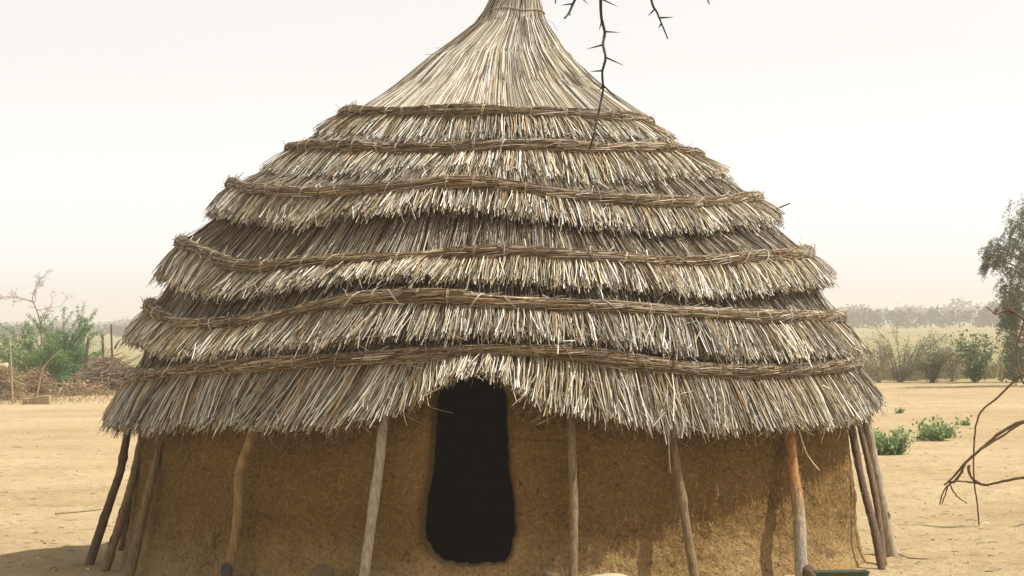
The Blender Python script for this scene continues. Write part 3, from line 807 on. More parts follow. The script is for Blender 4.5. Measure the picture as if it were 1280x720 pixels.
# ------------------------------------------------------------------ straw litter and pebbles on the sand
def litter():
    mb = MB(); n = 2600
    x = rng.normal(0, 3.6, n); y = D + rng.normal(-0.5, 4.5, n)
    far = rng.random(n) < .45; x[far] = rng.uniform(-9, 9, far.sum()); y[far] = rng.uniform(17, 60, far.sum())
    ok = np.hypot(x - hut_c[0], y - D) > 2.95; x, y = x[ok], y[ok]; n = len(x)
    a = rng.uniform(0, 6.28, n); ln = rng.uniform(.02, .10, n); ln[rng.random(n) < .03] *= 3
    z = ground_z(x, y) + .006
    d = np.stack([np.cos(a), np.sin(a), 0 * a], 1) * ln[:, None] / 2; c = np.stack([x, y, z], 1)
    md = c + rng.normal(0, .006, (n, 3)); md[:, 2] = z + rng.uniform(.002, .008, n)
    r = rng.uniform(.0015, .0045, n)
    mb.straws(np.stack([c - d, md, c + d], 1), np.stack([r, r, r], 1), palette(n, [1, .6, 2, 1, 2, 1.6, 1]))
    tag(mb.build('straw_litter', M_straw), 'scraps of straw and twig scattered on the pale sand', 'litter', kind='stuff')
    mb = MB(); n = 1300
    x = rng.uniform(-9, 9, n); y = 16.5 + rng.uniform(0, 1, n) ** 1.6 * 50
    ok = np.hypot(x - hut_c[0], y - D) > 2.95; x, y = x[ok], y[ok]; n = len(x)
    s = rng.uniform(.005, .017, n)
    base = np.array([(1, 0, 0), (0, 1, 0), (-1, 0, 0), (0, -1, 0), (0, 0, .8), (0, 0, -.6)])
    V = np.stack([x, y, ground_z(x, y) + s * .2], 1)[:, None] + s[:, None, None] * base[None] * rng.uniform(.7, 1.3, (n, 6, 1))
    T = np.array([(0, 1, 4), (1, 2, 4), (2, 3, 4), (3, 0, 4), (1, 0, 5), (2, 1, 5), (3, 2, 5), (0, 3, 5)])
    TT = (np.arange(n) * 6)[:, None, None] + T[None]
    cc = np.array([(.30, .22, .13), (.45, .33, .19), (.20, .14, .08), (.55, .44, .28)])[rng.integers(0, 4, n)]
    mb.add(V.reshape(-1, 3), None, TT.reshape(-1, 3), np.repeat(cc, 6, 0))
    tag(mb.build('pebbles', M_twig), 'small pebbles and clods strewn on the sand', 'pebbles', kind='stuff')
litter()

def ground_twig(pts, r, label):
    W = np.array([G(x, y) for x, y in pts]); W[:, 2] = ground_z(W[:, 0], W[:, 1]) + r * .8
    mb = MB(); mb.tube(smooth_path(W, 16), np.linspace(r, r * .5, 16), 5, (.22, .15, .09))
    tag(mb.build('fallen_twig', M_twig, smooth=True, loc=W[0]), label, 'twig')
ground_twig([(70,642),(95,639),(128,637)], .009, 'long thin twig lying on open sand left of the hut')
ground_twig([(1115,688),(1135,692),(1160,694)], .007, 'thin twig lying on the sand right of the thick pale pole')

# ------------------------------------------------------------------ plants
def polyline(p0, d, ln, n, curl, droop=0.0):
    p = [np.array(p0, float)]; d = np.array(d, float); d /= np.linalg.norm(d)
    for i in range(n):
        d = d + rng.normal(0, curl, 3) + np.array([0, 0, -droop]); d /= np.linalg.norm(d)
        p.append(p[-1] + d * ln / n)
    return np.array(p)

def gcol(n, cols, jit=.2):
    c = np.array(cols)[rng.integers(0, len(cols), n)]
    return np.clip(c * (1 + rng.normal(0, jit, (n, 1))), .005, .8)

GREEN = [(.14, .195, .085), (.17, .22, .11), (.20, .24, .13), (.10, .145, .065)]
DUSTY = [(.22, .23, .13), (.26, .26, .155), (.17, .185, .105), (.31, .28, .18)]

def low_plant(px0, px1, py_top, py_base, n, label, cat='plant'):
    b = G((px0 + px1) / 2, py_base - 4); Y = b[1]; s = Y / F
    wx = (px1 - px0) / 2 * s; h = (py_base - py_top) * s * .9
    st = MB(); lf = MB(); cen = []
    for k in range(max(6, n // 25)):
        a = rng.uniform(0, 6.28); rr = rng.uniform(.1, .6)
        p0 = b + np.array([math.cos(a) * wx * rr * .7, math.sin(a) * wx * rr, 0]); p0[2] = -.02
        d = np.array([math.cos(a) * wx * .8, math.sin(a) * wx * .8, h * rng.uniform(.5, 1.2)])
        pl = polyline(p0, d, np.linalg.norm(d) * rng.uniform(.5, .9), 6, .12)
        st.tube(pl, np.linspace(.008, .003, 7), 4, (.14, .15, .07))
        m = n // max(6, n // 25)
        i = rng.uniform(.8, 6, m); lo = np.floor(i).clip(0, 5).astype(int); f = (i - lo)[:, None]
        cen.append(pl[lo] * (1 - f) + pl[lo + 1] * f + rng.normal(0, .035, (m, 3)) * (wx / .3) ** .5)
    cen = np.concatenate(cen); cen[:, 2] = np.maximum(cen[:, 2], .01)
    o = empty('leafy_plant', [b[0], b[1], 0], label, cat, 'green plants on the sand right of the hut')
    lf.leaves(cen, rng.uniform(.035, .075, len(cen)), gcol(len(cen), [(.20, .31, .11), (.26, .36, .145), (.15, .24, .085), (.31, .39, .18)]), .75, up=(0, -.2, .5))
    for m, nm, mt in ((st, 'stem', M_twig), (lf, 'foliage', M_leaf)):
        c = m.build(nm, mt, loc=[b[0], b[1], 0]); c.location = (0, 0, 0); c.parent = o
low_plant(1086, 1140, 529, 573, 1100, 'leafy green plant growing on sand close to the thick pale pole')
low_plant(1138, 1198, 523, 553, 900, 'spreading green plant in the middle of the row on the sand')
low_plant(1188, 1216, 525, 538, 140, 'small flat green plant at the right end of the row on the sand')
low_plant(1118, 1128, 512, 521, 60, 'tiny green sprout on the sand behind the leafy plants')

def shrub(name, base, label, group, specs, leaf_n, leaf_s, cols, stem_col, asp=.4, cat='shrub', along=(.25, 1), spread=.05, stem_r=.02, sub=5, loc_up=None, tight=0):
    """specs: list of (tip world point); stems arc from the base to each tip, with side twigs"""
    st = MB(); lf = MB(); cen = []
    for ti, tip in enumerate(specs):
        tip = np.array(tip); p0 = np.array(base) + rng.normal(0, .02, 3) * [1, 1, 0]; p0[2] = -.05
        mid = (p0 + tip) / 2 + np.array([0, 0, .12 * np.linalg.norm(tip - p0)]) * rng.uniform(.3, 1) + rng.normal(0, .05, 3)
        pl = smooth_path([p0, mid, tip], 10); pl[1:-1] += rng.normal(0, .02, (8, 3))
        st.tube(pl, np.linspace(stem_r, stem_r * .3, 10), 5, np.array(stem_col) * rng.uniform(.8, 1.2))
        tw = [pl]
        for _ in range(sub):
            i = rng.integers(3, 9); d = pl[i] - pl[i - 1]; d /= np.linalg.norm(d); d = d + rng.normal(0, .55, 3)
            t2 = polyline(pl[i], d, np.linalg.norm(tip - p0) * rng.uniform(.15, .38), 5, .12)
            st.tube(t2, np.linspace(stem_r * .4, stem_r * .15, 6), 4, np.array(stem_col)); tw.append(t2)
        for t2 in tw:
            m = max(int(leaf_n * (1.0 if t2 is pl else .6)), 0)
            if not m: continue
            i = rng.uniform(along[0], along[1], m) * (len(t2) - 1); lo = np.floor(i).clip(0, len(t2) - 2).astype(int); f = (i - lo)[:, None]
            cen.append(t2[lo] * (1 - f) + t2[lo + 1] * f + rng.normal(0, spread if ti >= tight else .035, (m, 3)))
    o = empty(name, [base[0], base[1], 0], label, cat, group)
    c = st.build('stem', M_twig, loc=[base[0], base[1], 0]); c.location = (0, 0, 0); c.parent = o
    if cen:
        cen = np.concatenate(cen); cen = cen[cen[:, 2] > .02]
        lf.leaves(cen, rng.uniform(.6, 1.3, len(cen)) * leaf_s, gcol(len(cen), cols), asp, up=loc_up)
        c = lf.build('foliage', M_leaf, loc=[base[0], base[1], 0]); c.location = (0, 0, 0); c.parent = o
    return o

def tips(pxs, Y, dj): return [P(x, y, Y + rng.normal(0, dj)) for x, y in pxs]
def rnd_tips(n, x0, x1, y0, y1, Y, dj): return [P(rng.uniform(x0, x1), rng.uniform(y0, y1), Y + rng.normal(0, dj)) for _ in range(n)]

# right row, in front of the dry field
GRR = 'shrubs along the edge of the dry field'
b = G(1125, 478); Yr = b[1]
shrub('twiggy_shrub', b, 'sparse twiggy shrub with long bare shoots just right of the roof edge', GRR,
      tips([(1090,422),(1102,417),(1121,408),(1135,420),(1166,411),(1150,425),(1088,440),(1100,445),(1112,435),(1185,418)], Yr, .3) + rnd_tips(8, 1086, 1165, 430, 465, Yr, .35), 34, .06, DUSTY, (.20, .15, .10), along=(.1, .95), spread=.07)
b = G(1165, 478)
shrub('leafy_shrub', b, 'denser round shrub between the twiggy shrub and the broad-leaved one', GRR,
      rnd_tips(17, 1145, 1196, 424, 462, b[1], .35), 48, .065, GREEN + DUSTY, (.18, .14, .09), along=(.1, 1), spread=.09)
b = G(1218, 478)
shrub('leafy_shrub', b, 'broad-leaved dark green shrub beside the dry stalks at the field edge', GRR,
      rnd_tips(13, 1198, 1240, 424, 465, b[1], .3), 42, .085, GREEN, (.18, .14, .09), asp=.8, along=(.15, 1), spread=.09)
b = G(1268, 478)
shrub('leafy_shrub', b, 'leafy shrub growing right under the drooping tree', GRR,
      rnd_tips(15, 1246, 1300, 420, 465, b[1], .3), 44, .075, GREEN + DUSTY, (.18, .14, .09), asp=.6, along=(.15, 1), spread=.09)
b = G(1252, 477)
shrub('dry_weed', b, 'thin yellowish stalks standing between the broad-leaved shrub and the tree', GRR,
      rnd_tips(14, 1236, 1262, 430, 462, b[1], .3), 12, .06, [(.32, .30, .13), (.25, .26, .10)], (.36, .30, .14), along=(.3, 1), spread=.03, stem_r=.01, sub=2, cat='weed')

b = G(1100, 478)
shrub('weedy_shrub', b, 'low pale weedy growth touching the roof edge, left of the twiggy shrub', GRR,
      rnd_tips(16, 1070, 1118, 432, 468, b[1] + .6, .4), 40, .06, DUSTY, (.26, .20, .12), along=(.1, 1), spread=.1, stem_r=.012)
b = G(1192, 477)
shrub('weedy_shrub', b, 'wispy pale growth filling the gap left of the broad-leaved shrub', GRR,
      rnd_tips(16, 1165, 1212, 426, 466, b[1] + .8, .4), 40, .06, DUSTY, (.26, .20, .12), along=(.1, 1), spread=.1, stem_r=.012)
b = G(1140, 476)
shrub('weedy_shrub', b, 'wispy dusty growth right behind the twiggy shrub', GRR,
      rnd_tips(20, 1112, 1170, 428, 466, b[1] + 1.2, .4), 44, .06, DUSTY, (.26, .20, .12), along=(.1, 1), spread=.1, stem_r=.012)

def grass_strip():
    mb = MB(); n = 9000
    x = rng.uniform(7.5, 18, n); y = 78 + rng.uniform(0, 1, n) * 9 + .8 * sn(np.stack([x, 0 * x, 0 * x], -1), .6, 4)
    h = rng.uniform(.08, .40, n) * (1 + .4 * sn(np.stack([x, y, 0 * x], -1), .7, 5)).clip(.2, 2)
    p = np.stack([x, y, 0 * x - .02], 1); d = rng.normal(0, .3, (n, 3)) * h[:, None]; d[:, 2] = h
    r = np.full(n, .008)
    mb.straws(np.stack([p, p + d * .5 + [0, 0, .02], p + d], 1), np.stack([r, r * .8, r * .3], 1), gcol(n, [(.30, .26, .11), (.36, .28, .14), (.22, .22, .08), (.24, .26, .12), (.40, .30, .17)]))
    tag(mb.build('dry_grass', M_leaf), 'strip of dry grass along the near edge of the field', 'grass', kind='stuff')
    mb = MB(); n = 5200
    x = rng.uniform(-21, -8.5, n); y = 61 + rng.uniform(0, 1, n) ** .6 * 16 + 1.5 * sn(np.stack([x, 0 * x, 0 * x], -1), 1.1, 8)
    kp = sn(np.stack([x, y, 0 * x], -1), .9, 12) > -.1; x, y = x[kp], y[kp]; n = len(x)
    h = rng.uniform(.04, .24, n) * (1 + .4 * sn(np.stack([x, y, 0 * x], -1), .7, 6)).clip(.2, 2)
    p = np.stack([x, y, 0 * x - .02], 1); d = rng.normal(0, .5, (n, 3)) * h[:, None]; d[:, 2] = h
    r = np.full(n, .007)
    mb.straws(np.stack([p, p + d * .5 + [0, 0, .02], p + d], 1), np.stack([r, r * .8, r * .3], 1), gcol(n, [(.40, .31, .16), (.46, .36, .20), (.30, .22, .12), (.24, .17, .10)]))
    tag(mb.build('dry_weeds', M_leaf), 'tangle of dry straw-coloured weeds on the ground left of the hut', 'weeds', kind='stuff')
grass_strip()

# drooping tree at the right edge
def drooping_tree():
    Y0 = GY(1300, 482); s = Y0 / F; b = P(1302, 482, Y0); b[2] = 0
    o = empty('drooping_tree', b, 'tall grey-green tree with drooping fine-leaved branches at the right edge', 'tree')
    tr = MB(); lf = MB(); cen = []
    top = P(1300, 300, Y0)
    trunk = smooth_path([b - [0, 0, .1], P(1299, 440, Y0 + .1), P(1302, 380, Y0), top], 16)
    tr.tube(trunk, np.linspace(.14, .05, 16), 8, (.17, .14, .11))
    cl = [(1236,320,11),(1232,334,7),(1247,330,9),(1279,278,22),(1268,290,16),(1300,262,30),(1245,318,15),(1258,312,16),(1278,325,26),(1300,320,35),(1268,345,18),(1285,360,24),(1262,388,15),(1280,392,22),(1300,400,30),
          (1272,425,17),(1290,440,22),(1322,290,30),(1330,340,34),(1325,400,34),(1340,440,26),(1285,300,18),(1264,410,14),(1268,430,15),(1276,450,20),(1290,465,20),(1268,400,16),(1275,375,18),(1290,340,22),(1262,365,12),(1270,372,16)]
    for (x, y, r) in cl:
        yj = Y0 + rng.normal(0, .5); c = P(x, y, yj); R = r * s
        i = int(np.interp(c[2] - .5, trunk[:, 2], np.arange(16))); a = trunk[i]
        limb = smooth_path([a, (a + c) / 2 + [0, 0, .25], c + [0, 0, R * .6]], 10)
        tr.tube(limb, np.linspace(.04, .012, 10), 5, (.17, .14, .11))
        nt = int(9 + r * .75)
        for _ in range(nt):
            st = c + rng.normal(0, .42, 3) * R * [1, 1.2, 1] + [0, 0, R * .35]
            d = rng.normal(0, .6, 3) + [(-.25 if x < 1290 else 0), 0, .0]
            tw = polyline(st, d, R * rng.uniform(.7, 1.4), 6, .12, droop=.34)
            tr.tube(tw, np.linspace(.007, .003, 7), 3, (.13, .105, .08))
            m = int(38); i = rng.uniform(.3, 6, m); lo = np.floor(i).clip(0, 5).astype(int); f = (i - lo)[:, None]
            cen.append(tw[lo] * (1 - f) + tw[lo + 1] * f + rng.normal(0, .03, (m, 3)))
    cen = np.concatenate(cen)
    lf.leaves(cen, rng.uniform(.045, .085, len(cen)), gcol(len(cen), [(.115, .145, .07), (.15, .175, .09), (.09, .115, .055), (.185, .20, .115)]), .35, up=(0, 0, -.5))
    for m, nm, mt in ((tr, 'trunk', M_bark), (lf, 'crown', M_leaf)):
        c = m.build(nm, mt, loc=b); c.location = (0, 0, 0); c.parent = o
drooping_tree()

# left: green thorny shrub, bare twig tree behind, brush heaps, fence posts
b = G(70, 490); Yl = b[1]
Lt = [(28,408),(12,412),(46,402),(55,398),(72,410),(88,412),(103,402),(110,404),(100,415),(82,402),(108,418),(20,425),(5,430),(118,440),(125,455),(112,468),(95,475),(60,420),(75,425),(90,430),(40,430),(30,450),(100,445),(85,455),(70,465),(115,475),(50,465),(105,432),(2,445),(15,455),(125,470),(60,445),(128,462),(118,448),(110,458),(122,482),(108,485),(90,478),(-10,430),(-5,445)]
shrub('thorny_shrub', b, 'feathery green thorn shrub left of the hut', None, tips(Lt, Yl, .5) + rnd_tips(34, -10, 125, 425, 480, Yl, .9), 210, .05, [(.13, .26, .085), (.17, .30, .105), (.20, .31, .13), (.09, .19, .06)], (.20, .16, .10), along=(.35, 1), spread=.10, sub=6, stem_r=.018, tight=len(Lt))
b2 = P(48, 480, Yl + 7); b2[2] = 0
def sapling():
    Yb = Yl + 7; sc = Yb / F; col = np.array((.33, .22, .165))
    st = MB()
    tr = smooth_path([b2 - [0, 0, .05], P(52, 425, Yb), P(49, 398, Yb), P(41, 376, Yb)], 16)
    st.tube(tr, np.linspace(.032, .016, 16), 6, col)
    def grow(p, d, ln, r, lev):
        pl = polyline(p, d, ln, 5, .22); st.tube(pl, np.linspace(r, r * .55, 6), 4, col * rng.uniform(.8, 1.15))
        if lev == 0: return
        for _ in range(3):
            k = rng.integers(2, 6); dd = pl[k] - pl[k - 1]; dd /= np.linalg.norm(dd)
            grow(pl[k], dd + rng.normal(0, .7, 3) * [1, 1, .55], ln * rng.uniform(.4, .65), r * .68, lev - 1)
    for (x, y), i in zip([(14,360),(22,352),(8,374),(40,355),(58,372),(66,378),(52,364),(62,392)], [15, 15, 14, 15, 12, 10, 14, 8]):
        t = P(x, y, Yb + rng.normal(0, .4)); d = t - tr[i]
        grow(tr[i], d + rng.normal(0, .1, 3), np.linalg.norm(d) * .95, .013, 3)
    tag(st.build('bare_sapling', M_twig, loc=b2), 'bare reddish twiggy sapling rising behind the green thorn shrub', 'sapling')
sapling()

def heap(name, px0, px1, py_top, py_base, n, cols, label, cat, r=(.003, .009), ln=(.25, .9), flat=.35, dead=0, front=0):
    b = G((px0 + px1) / 2, py_base - 2); b[1] += front; s = b[1] / F; wx = (px1 - px0) / 2 * s; h = (py_base - py_top) * s
    mb = MB(); 
    u = rng.normal(0, .42, n).clip(-1, 1); v = rng.normal(0, .4, n).clip(-1, 1)
    env = np.clip(1 - u ** 2, .1, 1) * np.clip(1 - v ** 2, .1, 1)
    c = np.stack([b[0] + u * wx, b[1] + v * .8, rng.uniform(0, 1, n) * h * env], 1)
    d = rng.normal(0, 1, (n, 3)) * [1, .8, flat]; d /= np.linalg.norm(d, axis=1)[:, None]
    L_ = rng.uniform(*ln, n)[:, None]
    pts = np.stack([c - d * L_ / 2, c + rng.normal(0, .05, (n, 3)), c + d * L_ / 2 + rng.normal(0, .06, (n, 3))], 1)
    pts[..., 2] = np.maximum(pts[..., 2], .01)
    rr = rng.uniform(*r, n)
    mb.straws(pts, np.stack([rr, rr * .8, rr * .4], 1), gcol(n, cols), sides=4)
    if dead:
        cc = c[rng.integers(0, n, dead)] + rng.normal(0, .1, (dead, 3)); cc[:, 2] = np.maximum(cc[:, 2], .02)
        mb.leaves(cc, rng.uniform(.04, .10, dead), gcol(dead, cols), .5)
    return tag(mb.build(name, M_twig, loc=[b[0], b[1], 0]), label, cat)
TAN = [(.34, .23, .12), (.45, .33, .19), (.25, .16, .09), (.20, .13, .08), (.50, .39, .24)]
heap('brush_heap', -30, 30, 455, 502, 900, TAN + [(.17, .2, .08)], 'heap of dry brush at the left picture edge', 'brush', dead=1500)
heap('brush_heap', 22, 66, 464, 498, 700, [(.24, .15, .08), (.34, .23, .12), (.16, .1, .06), (.40, .3, .17)], 'brown brush heap behind the concrete slab', 'brush', dead=900)
heap('branch_pile', 100, 175, 446, 494, 620, [(.27, .19, .13), (.20, .14, .09), (.36, .27, .19)], 'pile of grey-brown cut branches between the thorn shrub and the hut', 'branches', r=(.006, .017), ln=(.5, 1.7), flat=.22, dead=500)
heap('dry_straw', 60, 72, 462, 486, 160, [(.52, .38, .16), (.46, .32, .13)], 'tuft of golden dry straw in front of the thorn shrub', 'straw', flat=1.0, ln=(.2, .5), front=-1.5)
heap('brush_heap', 62, 140, 480, 496, 420, TAN, 'low line of dry scrub under the thorn shrub', 'brush', dead=900)

def post(px, pyb, pyt, lean, label, w=4.0, fork=None):
    Yb = 73.0; s = Yb / F
    b = P(px, pyb, Yb); b[2] = -.1; t = P(px + lean, pyt, Yb)
    mid = (b + t) / 2 + [rng.normal(0, .05), 0, 0]
    mb = MB(); mb.tube(smooth_path([b, mid, t], 14), np.linspace(w * s / 2, w * s / 2 * .7, 14), 7, (.15, .115, .085), rough=.07)
    if fork:
        f0 = P(*fork[0], Yb); f1 = P(*fork[1], Yb); mb.tube([f0, (f0 + f1) / 2 + [0, 0, .03], f1], [.03, .025, .015], 5, (.15, .115, .085))
    tag(mb.build('fence_post', M_bark, smooth=True, loc=[b[0], b[1], 0]), label, 'fence post', 'posts of the old branch fence')
post(106, 490, 421, 5, 'bent dark post nearest the thorn shrub', 5)
post(127, 490, 417, 1, 'straight dark post in the middle of the three by the branch pile', 4.2)
post(143, 490, 405, -4, 'tallest thin post, closest to the roof edge', 3.6, fork=[(143,436),(151,424)])

def slab():
    A = G(22, 507); B = G(70, 504)
    Yc = (A[1] + B[1]) / 2; cx = (A[0] + B[0]) / 2; w = B[0] - A[0]; h = 10.5 * Yc / F
    o = MB(); n = 14
    xs = np.linspace(-w / 2, w / 2, n)
    rows = []
    for (yy, zz) in [(-.2, -.03), (-.2, h * .97), (-.17, h), (.3, h), (.32, h * .97), (.32, -.03)]:
        rows.append(np.stack([xs + rng.normal(0, .006, n), np.full(n, yy) + rng.normal(0, .002, n), np.full(n, zz) * np.linspace(.75, 1.05, n) + .012 * np.sin(xs * 9)], 1))
    V = np.concatenate(rows); m = len(rows)
    Q = [(i * n + j, i * n + j + 1, (i + 1) * n + j + 1, (i + 1) * n + j) for i in range(m - 1) for j in range(n - 1)]
    Q += [(0, n, 2 * n, 3 * n), (0, 3 * n, 4 * n, 5 * n), (n - 1, 4 * n - 1, 3 * n - 1, 2 * n - 1), (n - 1, 6 * n - 1, 5 * n - 1, 4 * n - 1)]
    o.add(V, Q)
    ob = o.build('concrete_slab', M_conc); ob.location = (float(cx), float(Yc), 0); ob.rotation_euler.z = R_(4)
    tag(ob, 'low weathered concrete slab lying in front of the brush heap', 'slab')
slab()
c = P(4, 458, 66); rock('stone', [c[0], c[1], c[2]], (.13, .12, .1), M_pale, 'pale rounded stone on the brush heap at the left edge', 'stone', 59)
# the dead stem crossing the thorn shrub
def dry_stem(pts, Y, r, label):
    W = np.array([P(x, y, Y) for x, y in pts]); W[0][2] = -.05; mb = MB()
    mb.tube(smooth_path(W, 16), np.linspace(r, r * .5, 16), 5, (.40, .31, .2))
    tag(mb.build('dead_sapling', M_twig, smooth=True, loc=W[0]), label, 'sapling')
dry_stem([(16,492),(14,450),(12,424)], 64, .03, 'pale dead stem standing upright in front of the thorn shrub')
dry_stem([(44,492),(55,460),(76,438)], 64, .022, 'pale dead stem slanting across the thorn shrub')

# ------------------------------------------------------------------ far trees
def far_wood():
    mb = MB(); allc = []; sz = []; trunk = []
    def one(x, y, h, w, m):
        c = np.array([x, y, h * .58])
        k = rng.integers(4, 8); cc = c + rng.normal(0, 1, (k, 3)) * [w * .33, w * .3, h * .17]
        i = rng.integers(0, k, m)
        p = cc[i] + rng.normal(0, 1, (m, 3)) * [w * .17, w * .17, h * .12]
        p[:, 2] = np.abs(p[:, 2]); allc.append(p); sz.append(rng.uniform(.6, 1.3, m) * max(h / 5, .6))
        trunk.append((x, y, h * .5))
    for x in np.arange(-300, 300, 2.3):
        h = 4.3 + .6 * math.sin(x * .05 + 1) + rng.normal(0, .55)
        if x < -60: h *= .62
        
        one(x + rng.normal(0, 1), 590 + rng.normal(0, 14), h, rng.uniform(3.5, 6.5), 230)
    for x in np.arange(-300, 300, 3.0):
        one(x, 562 + rng.normal(0, 7), rng.uniform(1.4, 2.6), rng.uniform(3, 5), 60)
    for x in np.arange(-480, 480, 5.0):
        h = rng.uniform(6.6, 7.8) if x > -100 else rng.uniform(4.6, 5.6)
        one(x + rng.normal(0, 2), 1050 + rng.normal(0, 20), h, rng.uniform(9, 14), 260)
    p = np.concatenate(allc); s = np.concatenate(sz)
    mb.leaves(p, s, gcol(len(p), [(.07, .085, .04), (.10, .11, .055), (.055, .07, .035), (.13, .125, .065)]), .8)
    for x, y, h in trunk: mb.tube([(x, y, -.1), (x + rng.normal(0, .2), y, h)], [.14, .07], 4, (.15, .12, .09))
    tag(mb.build('far_trees', M_leaf), 'hazy line of trees far behind the dry field', 'wood', kind='stuff')
far_wood()

# ------------------------------------------------------------------ dry vine bush reaching in at the right, thorn branches overhead
def dead_bush():
    Yb = 22.4
    b = P(1345, 662, Yb); b[2] = 0
    o = empty('dead_vine', b, 'leafless brown vine reaching over the sand from the right edge', 'vine')
    def vine(name, pts, w, dy=0.0, seed=0):
        n = len(pts); W = np.array([P(x, y, Yb + dy * (i / (n - 1) - .5)) for i, (x, y) in enumerate(pts)])
        path = smooth_path(W, n * 6)
        path += rng.normal(0, .0015, path.shape)
        mb = MB(); mb.tube(path, np.linspace(w[0], w[1], len(path)) * Yb / F / 2 * .8, 6, (.14, .088, .046), rough=.08)
        c = mb.build(name, M_twig, smooth=True, loc=b); c.location = (0, 0, 0); c.parent = o
    vine('stem', [(1345,668),(1340,610),(1325,560),(1300,532),(1278,527),(1250,541),(1225,562),(1206,578),(1192,595),(1180,606)], (9, 3))
    vine('shoot', [(1300,530),(1278,529),(1252,545),(1228,560),(1210,575),(1196,597),(1184,607),(1178,616),(1174,630)], (4, 2.2), .1)
    vine('shoot', [(1206,578),(1196,600),(1186,605),(1181,618),(1177,629)], (3, 2), .05)
    vine('shoot', [(1218,566),(1206,580),(1203,592)], (3, 1.5), .04)
    vine('shoot', [(1345,640),(1325,600),(1300,595),(1278,597),(1250,602),(1232,606),(1215,603),(1196,601),(1186,603)], (6, 2.4), -.1)
    vine('shoot', [(1186,603),(1190,612),(1196,620),(1208,629)], (2.6, 1.8), .05)
    vine('shoot', [(1236,607),(1224,604),(1214,597),(1210,586),(1211,582)], (3.5, 5), .05)
    vine('shoot', [(1345,520),(1320,480),(1296,462),(1279,468),(1262,482),(1244,499),(1228,512),(1220,530),(1217,560),(1217,600),(1221,630),(1223,656)], (4.2, 2.6), .1)
    vine('shoot', [(1320,480),(1296,480),(1280,479),(1274,464),(1271,450),(1271,433),(1276,415),(1280,398),(1272,393),(1263,389),(1256,390)], (4, 2.4), .1)
    vine('shoot', [(1296,404),(1280,398),(1270,392),(1262,388),(1252,390),(1246,393),(1239,388),(1233,383)], (4, 2), .1)
    vine('root', [(1345,520),(1352,590),(1346,668)], (6, 9), .05)
    mb = MB()
    for (x, y) in [(1264,389),(1262,391),(1246,392),(1268,390)]:
        mb.leaves(P(x, y, Yb) + rng.normal(0, .012, (8, 3)), rng.uniform(.03, .06, 8), gcol(8, [(.2, .12, .06), (.14, .08, .04)]), .5)
    c = mb.build('withered_leaves', M_leaf, loc=b); c.location = (0, 0, 0); c.parent = o
dead_bush()

def thorn_branch():
    Yb = 9.0; s = Yb / F
    root = P(1010, -150, Yb)
    o = empty('thorn_branch', root, 'dark thorny acacia branch hanging down over the roof from above', 'branch')
    col = (.045, .03, .025)
    def tw(name, pts, w, thorns=(), parent=None):
        n = len(pts); W = np.array([P(x, y, Yb + .12 * math.sin(i * 1.3 + pts[0][0])) for i, (x, y) in enumerate(pts)])
        path = smooth_path(W, n * 6)
        m = MB(); m.tube(path, np.linspace(w[0], w[1], len(path)) * s / 2, 6, col, rough=.06)
        c = m.build(name, M_twig, smooth=True, loc=root); c.location = (0, 0, 0); c.parent = o
        for (x0, y0, x1, y1) in thorns:
            k = int(np.argmin([np.hypot(*(np.array([640 + q[0] / q[1] * F, HY + (HC - q[2]) / q[1] * F]) - np.array(lvl(x0, y0)))) for q in path]))
            a = path[k]; e = P(x1, y1, a[1] - .02 * rng.choice([-1, 1]))
            t = MB(); t.tube([a, (a + e) / 2, e], [2.6 * s / 2, 1.8 * s / 2, .3 * s / 2], 5, col)
            ct = t.build('thorn', M_twig, smooth=True, loc=root); ct.location = (0, 0, 0); ct.parent = c
    tw('bough', [(1010,-150),(930,-95),(850,-60),(780,-40),(715,-45)], (14, 5))
    tw('twig', [(752,-36),(751,0),(752,22),(756,40),(754,55),(757,72),(753,90),(754,110),(751,128),(746,150),(742,170),(737,186)], (4.4, 2.3),
       [(752,0,773,8),(753,24,749,38),(756,39,775,40),(754,55,733,61),(757,71,781,82),(753,88,738,89),(752,106,748,114),(754,105,780,131)])
    tw('twig', [(728,-44),(722,-10),(717,3),(711,16),(706,22)], (3.6, 2.6), [(717,4,701,6),(711,14,713,20),(722,-8,736,5)])
    tw('twig', [(806,-50),(811,-18),(816,5),(821,14),(826,26),(835,48)], (4.2, 1.8), [(819,11,810,20),(825,21,843,21),(826,30,823,35),(811,-12,828,-6)])
    tw('twig', [(870,-68),(876,-30),(883,-6),(887,4)], (3.4, 1.6), [(878,-20,892,-16)])
    tw('twig', [(700,-46),(697,-15),(694,4)], (3, 1.4), [(697,-12,690,-4)])
thorn_branch()

# ------------------------------------------------------------------ haze, sky, sun, camera
def haze():
    m = bpy.data.materials.new('dust_haze'); m.use_nodes = True
    N = m.node_tree.nodes; L = m.node_tree.links
    N.remove(N['Principled BSDF'])
    v = N.new('ShaderNodeVolumePrincipled'); v.inputs['Color'].default_value = (.86, .81, .755, 1)
    v.inputs['Density'].default_value = HAZE; v.inputs['Anisotropy'].default_value = .2
    L.new(v.outputs[0], N['Material Output'].inputs['Volume'])
    x0, x1, y0, y1, z0, z1 = -1100, 1100, -60, 1500, -1.2, 13.0
    V = [(x0, y0, z0), (x1, y0, z0), (x1, y1, z0), (x0, y1, z0), (x0, y0, z1), (x1, y0, z1), (x1, y1, z1), (x0, y1, z1)]
    b = MB(); b.add(V, [(0, 3, 2, 1), (4, 5, 6, 7), (0, 1, 5, 4), (1, 2, 6, 5), (2, 3, 7, 6), (3, 0, 4, 7)])
    tag(b.build('haze', m), kind='stuff')
HAZE = 0.0009
haze()

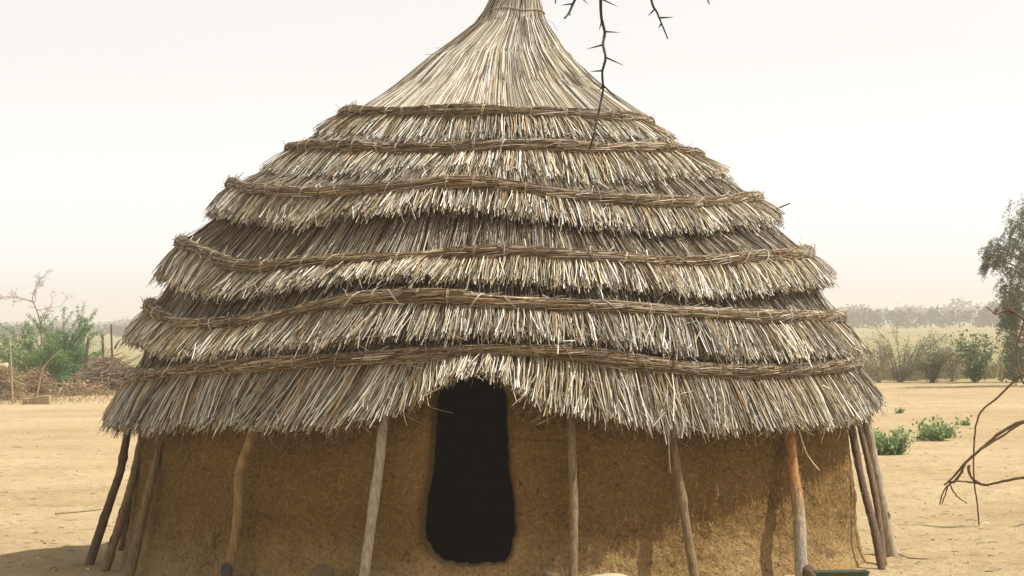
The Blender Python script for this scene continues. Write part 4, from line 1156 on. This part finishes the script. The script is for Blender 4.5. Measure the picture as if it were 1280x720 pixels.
SUN_EL, SUN_AZ = 57.0, 93.0      # azimuth measured from the camera side (-Y) towards +X
el, az = R_(SUN_EL), R_(SUN_AZ)
sdir = Vector((math.cos(el) * math.sin(az), -math.cos(el) * math.cos(az), math.sin(el)))
sun = bpy.data.lights.new('sun', 'SUN'); sun.energy = 5.0; sun.angle = R_(.6); sun.color = (1, .965, .90)
so = bpy.data.objects.new('sun', sun); C.objects.link(so); so.rotation_euler = sdir.to_track_quat('Z', 'Y').to_euler(); so.location = (10, 0, 30)

w = bpy.data.worlds.new('World'); S.world = w; w.use_nodes = True
N = w.node_tree.nodes; L = w.node_tree.links
sky = N.new('ShaderNodeTexSky'); sky.sky_type = 'NISHITA'; sky.sun_disc = False
sky.sun_elevation = el; sky.sun_rotation = math.atan2(sdir.x, sdir.y)
sky.air_density = 2.0; sky.dust_density = 0.6; sky.ozone_density = 0.0; sky.altitude = 0
hs = N.new('ShaderNodeHueSaturation'); hs.inputs['Saturation'].default_value = .0
tint = N.new('ShaderNodeMix'); tint.data_type = 'RGBA'; tint.blend_type = 'MULTIPLY'; tint.inputs[0].default_value = 1
tint.inputs[7].default_value = (1.0, .975, .945, 1)
L.new(sky.outputs[0], hs.inputs['Color']); L.new(hs.outputs[0], tint.inputs[6])
L.new(tint.outputs[2], N['Background'].inputs['Color']); N['Background'].inputs['Strength'].default_value = .117

cam = bpy.data.cameras.new('camera'); cam.sensor_width = 36; cam.lens = 36 * F / 1280; cam.clip_start = .1; cam.clip_end = 5000
co = bpy.data.objects.new('camera', cam); C.objects.link(co); S.camera = co
pitch = math.atan((HY - 360) / F)
co.matrix_world = Matrix.Translation((0, 0, HC)) @ Matrix.Rotation(math.pi / 2 + pitch, 4, 'X') @ Matrix.Rotation(-ROLL, 4, 'Z')

S.view_settings.view_transform = 'Standard'; S.view_settings.look = 'None'
S.view_settings.exposure = 0.40; S.view_settings.gamma = 1
S.cycles.volume_bounces = 1; S.cycles.max_bounces = 6; S.cycles.use_denoising = True
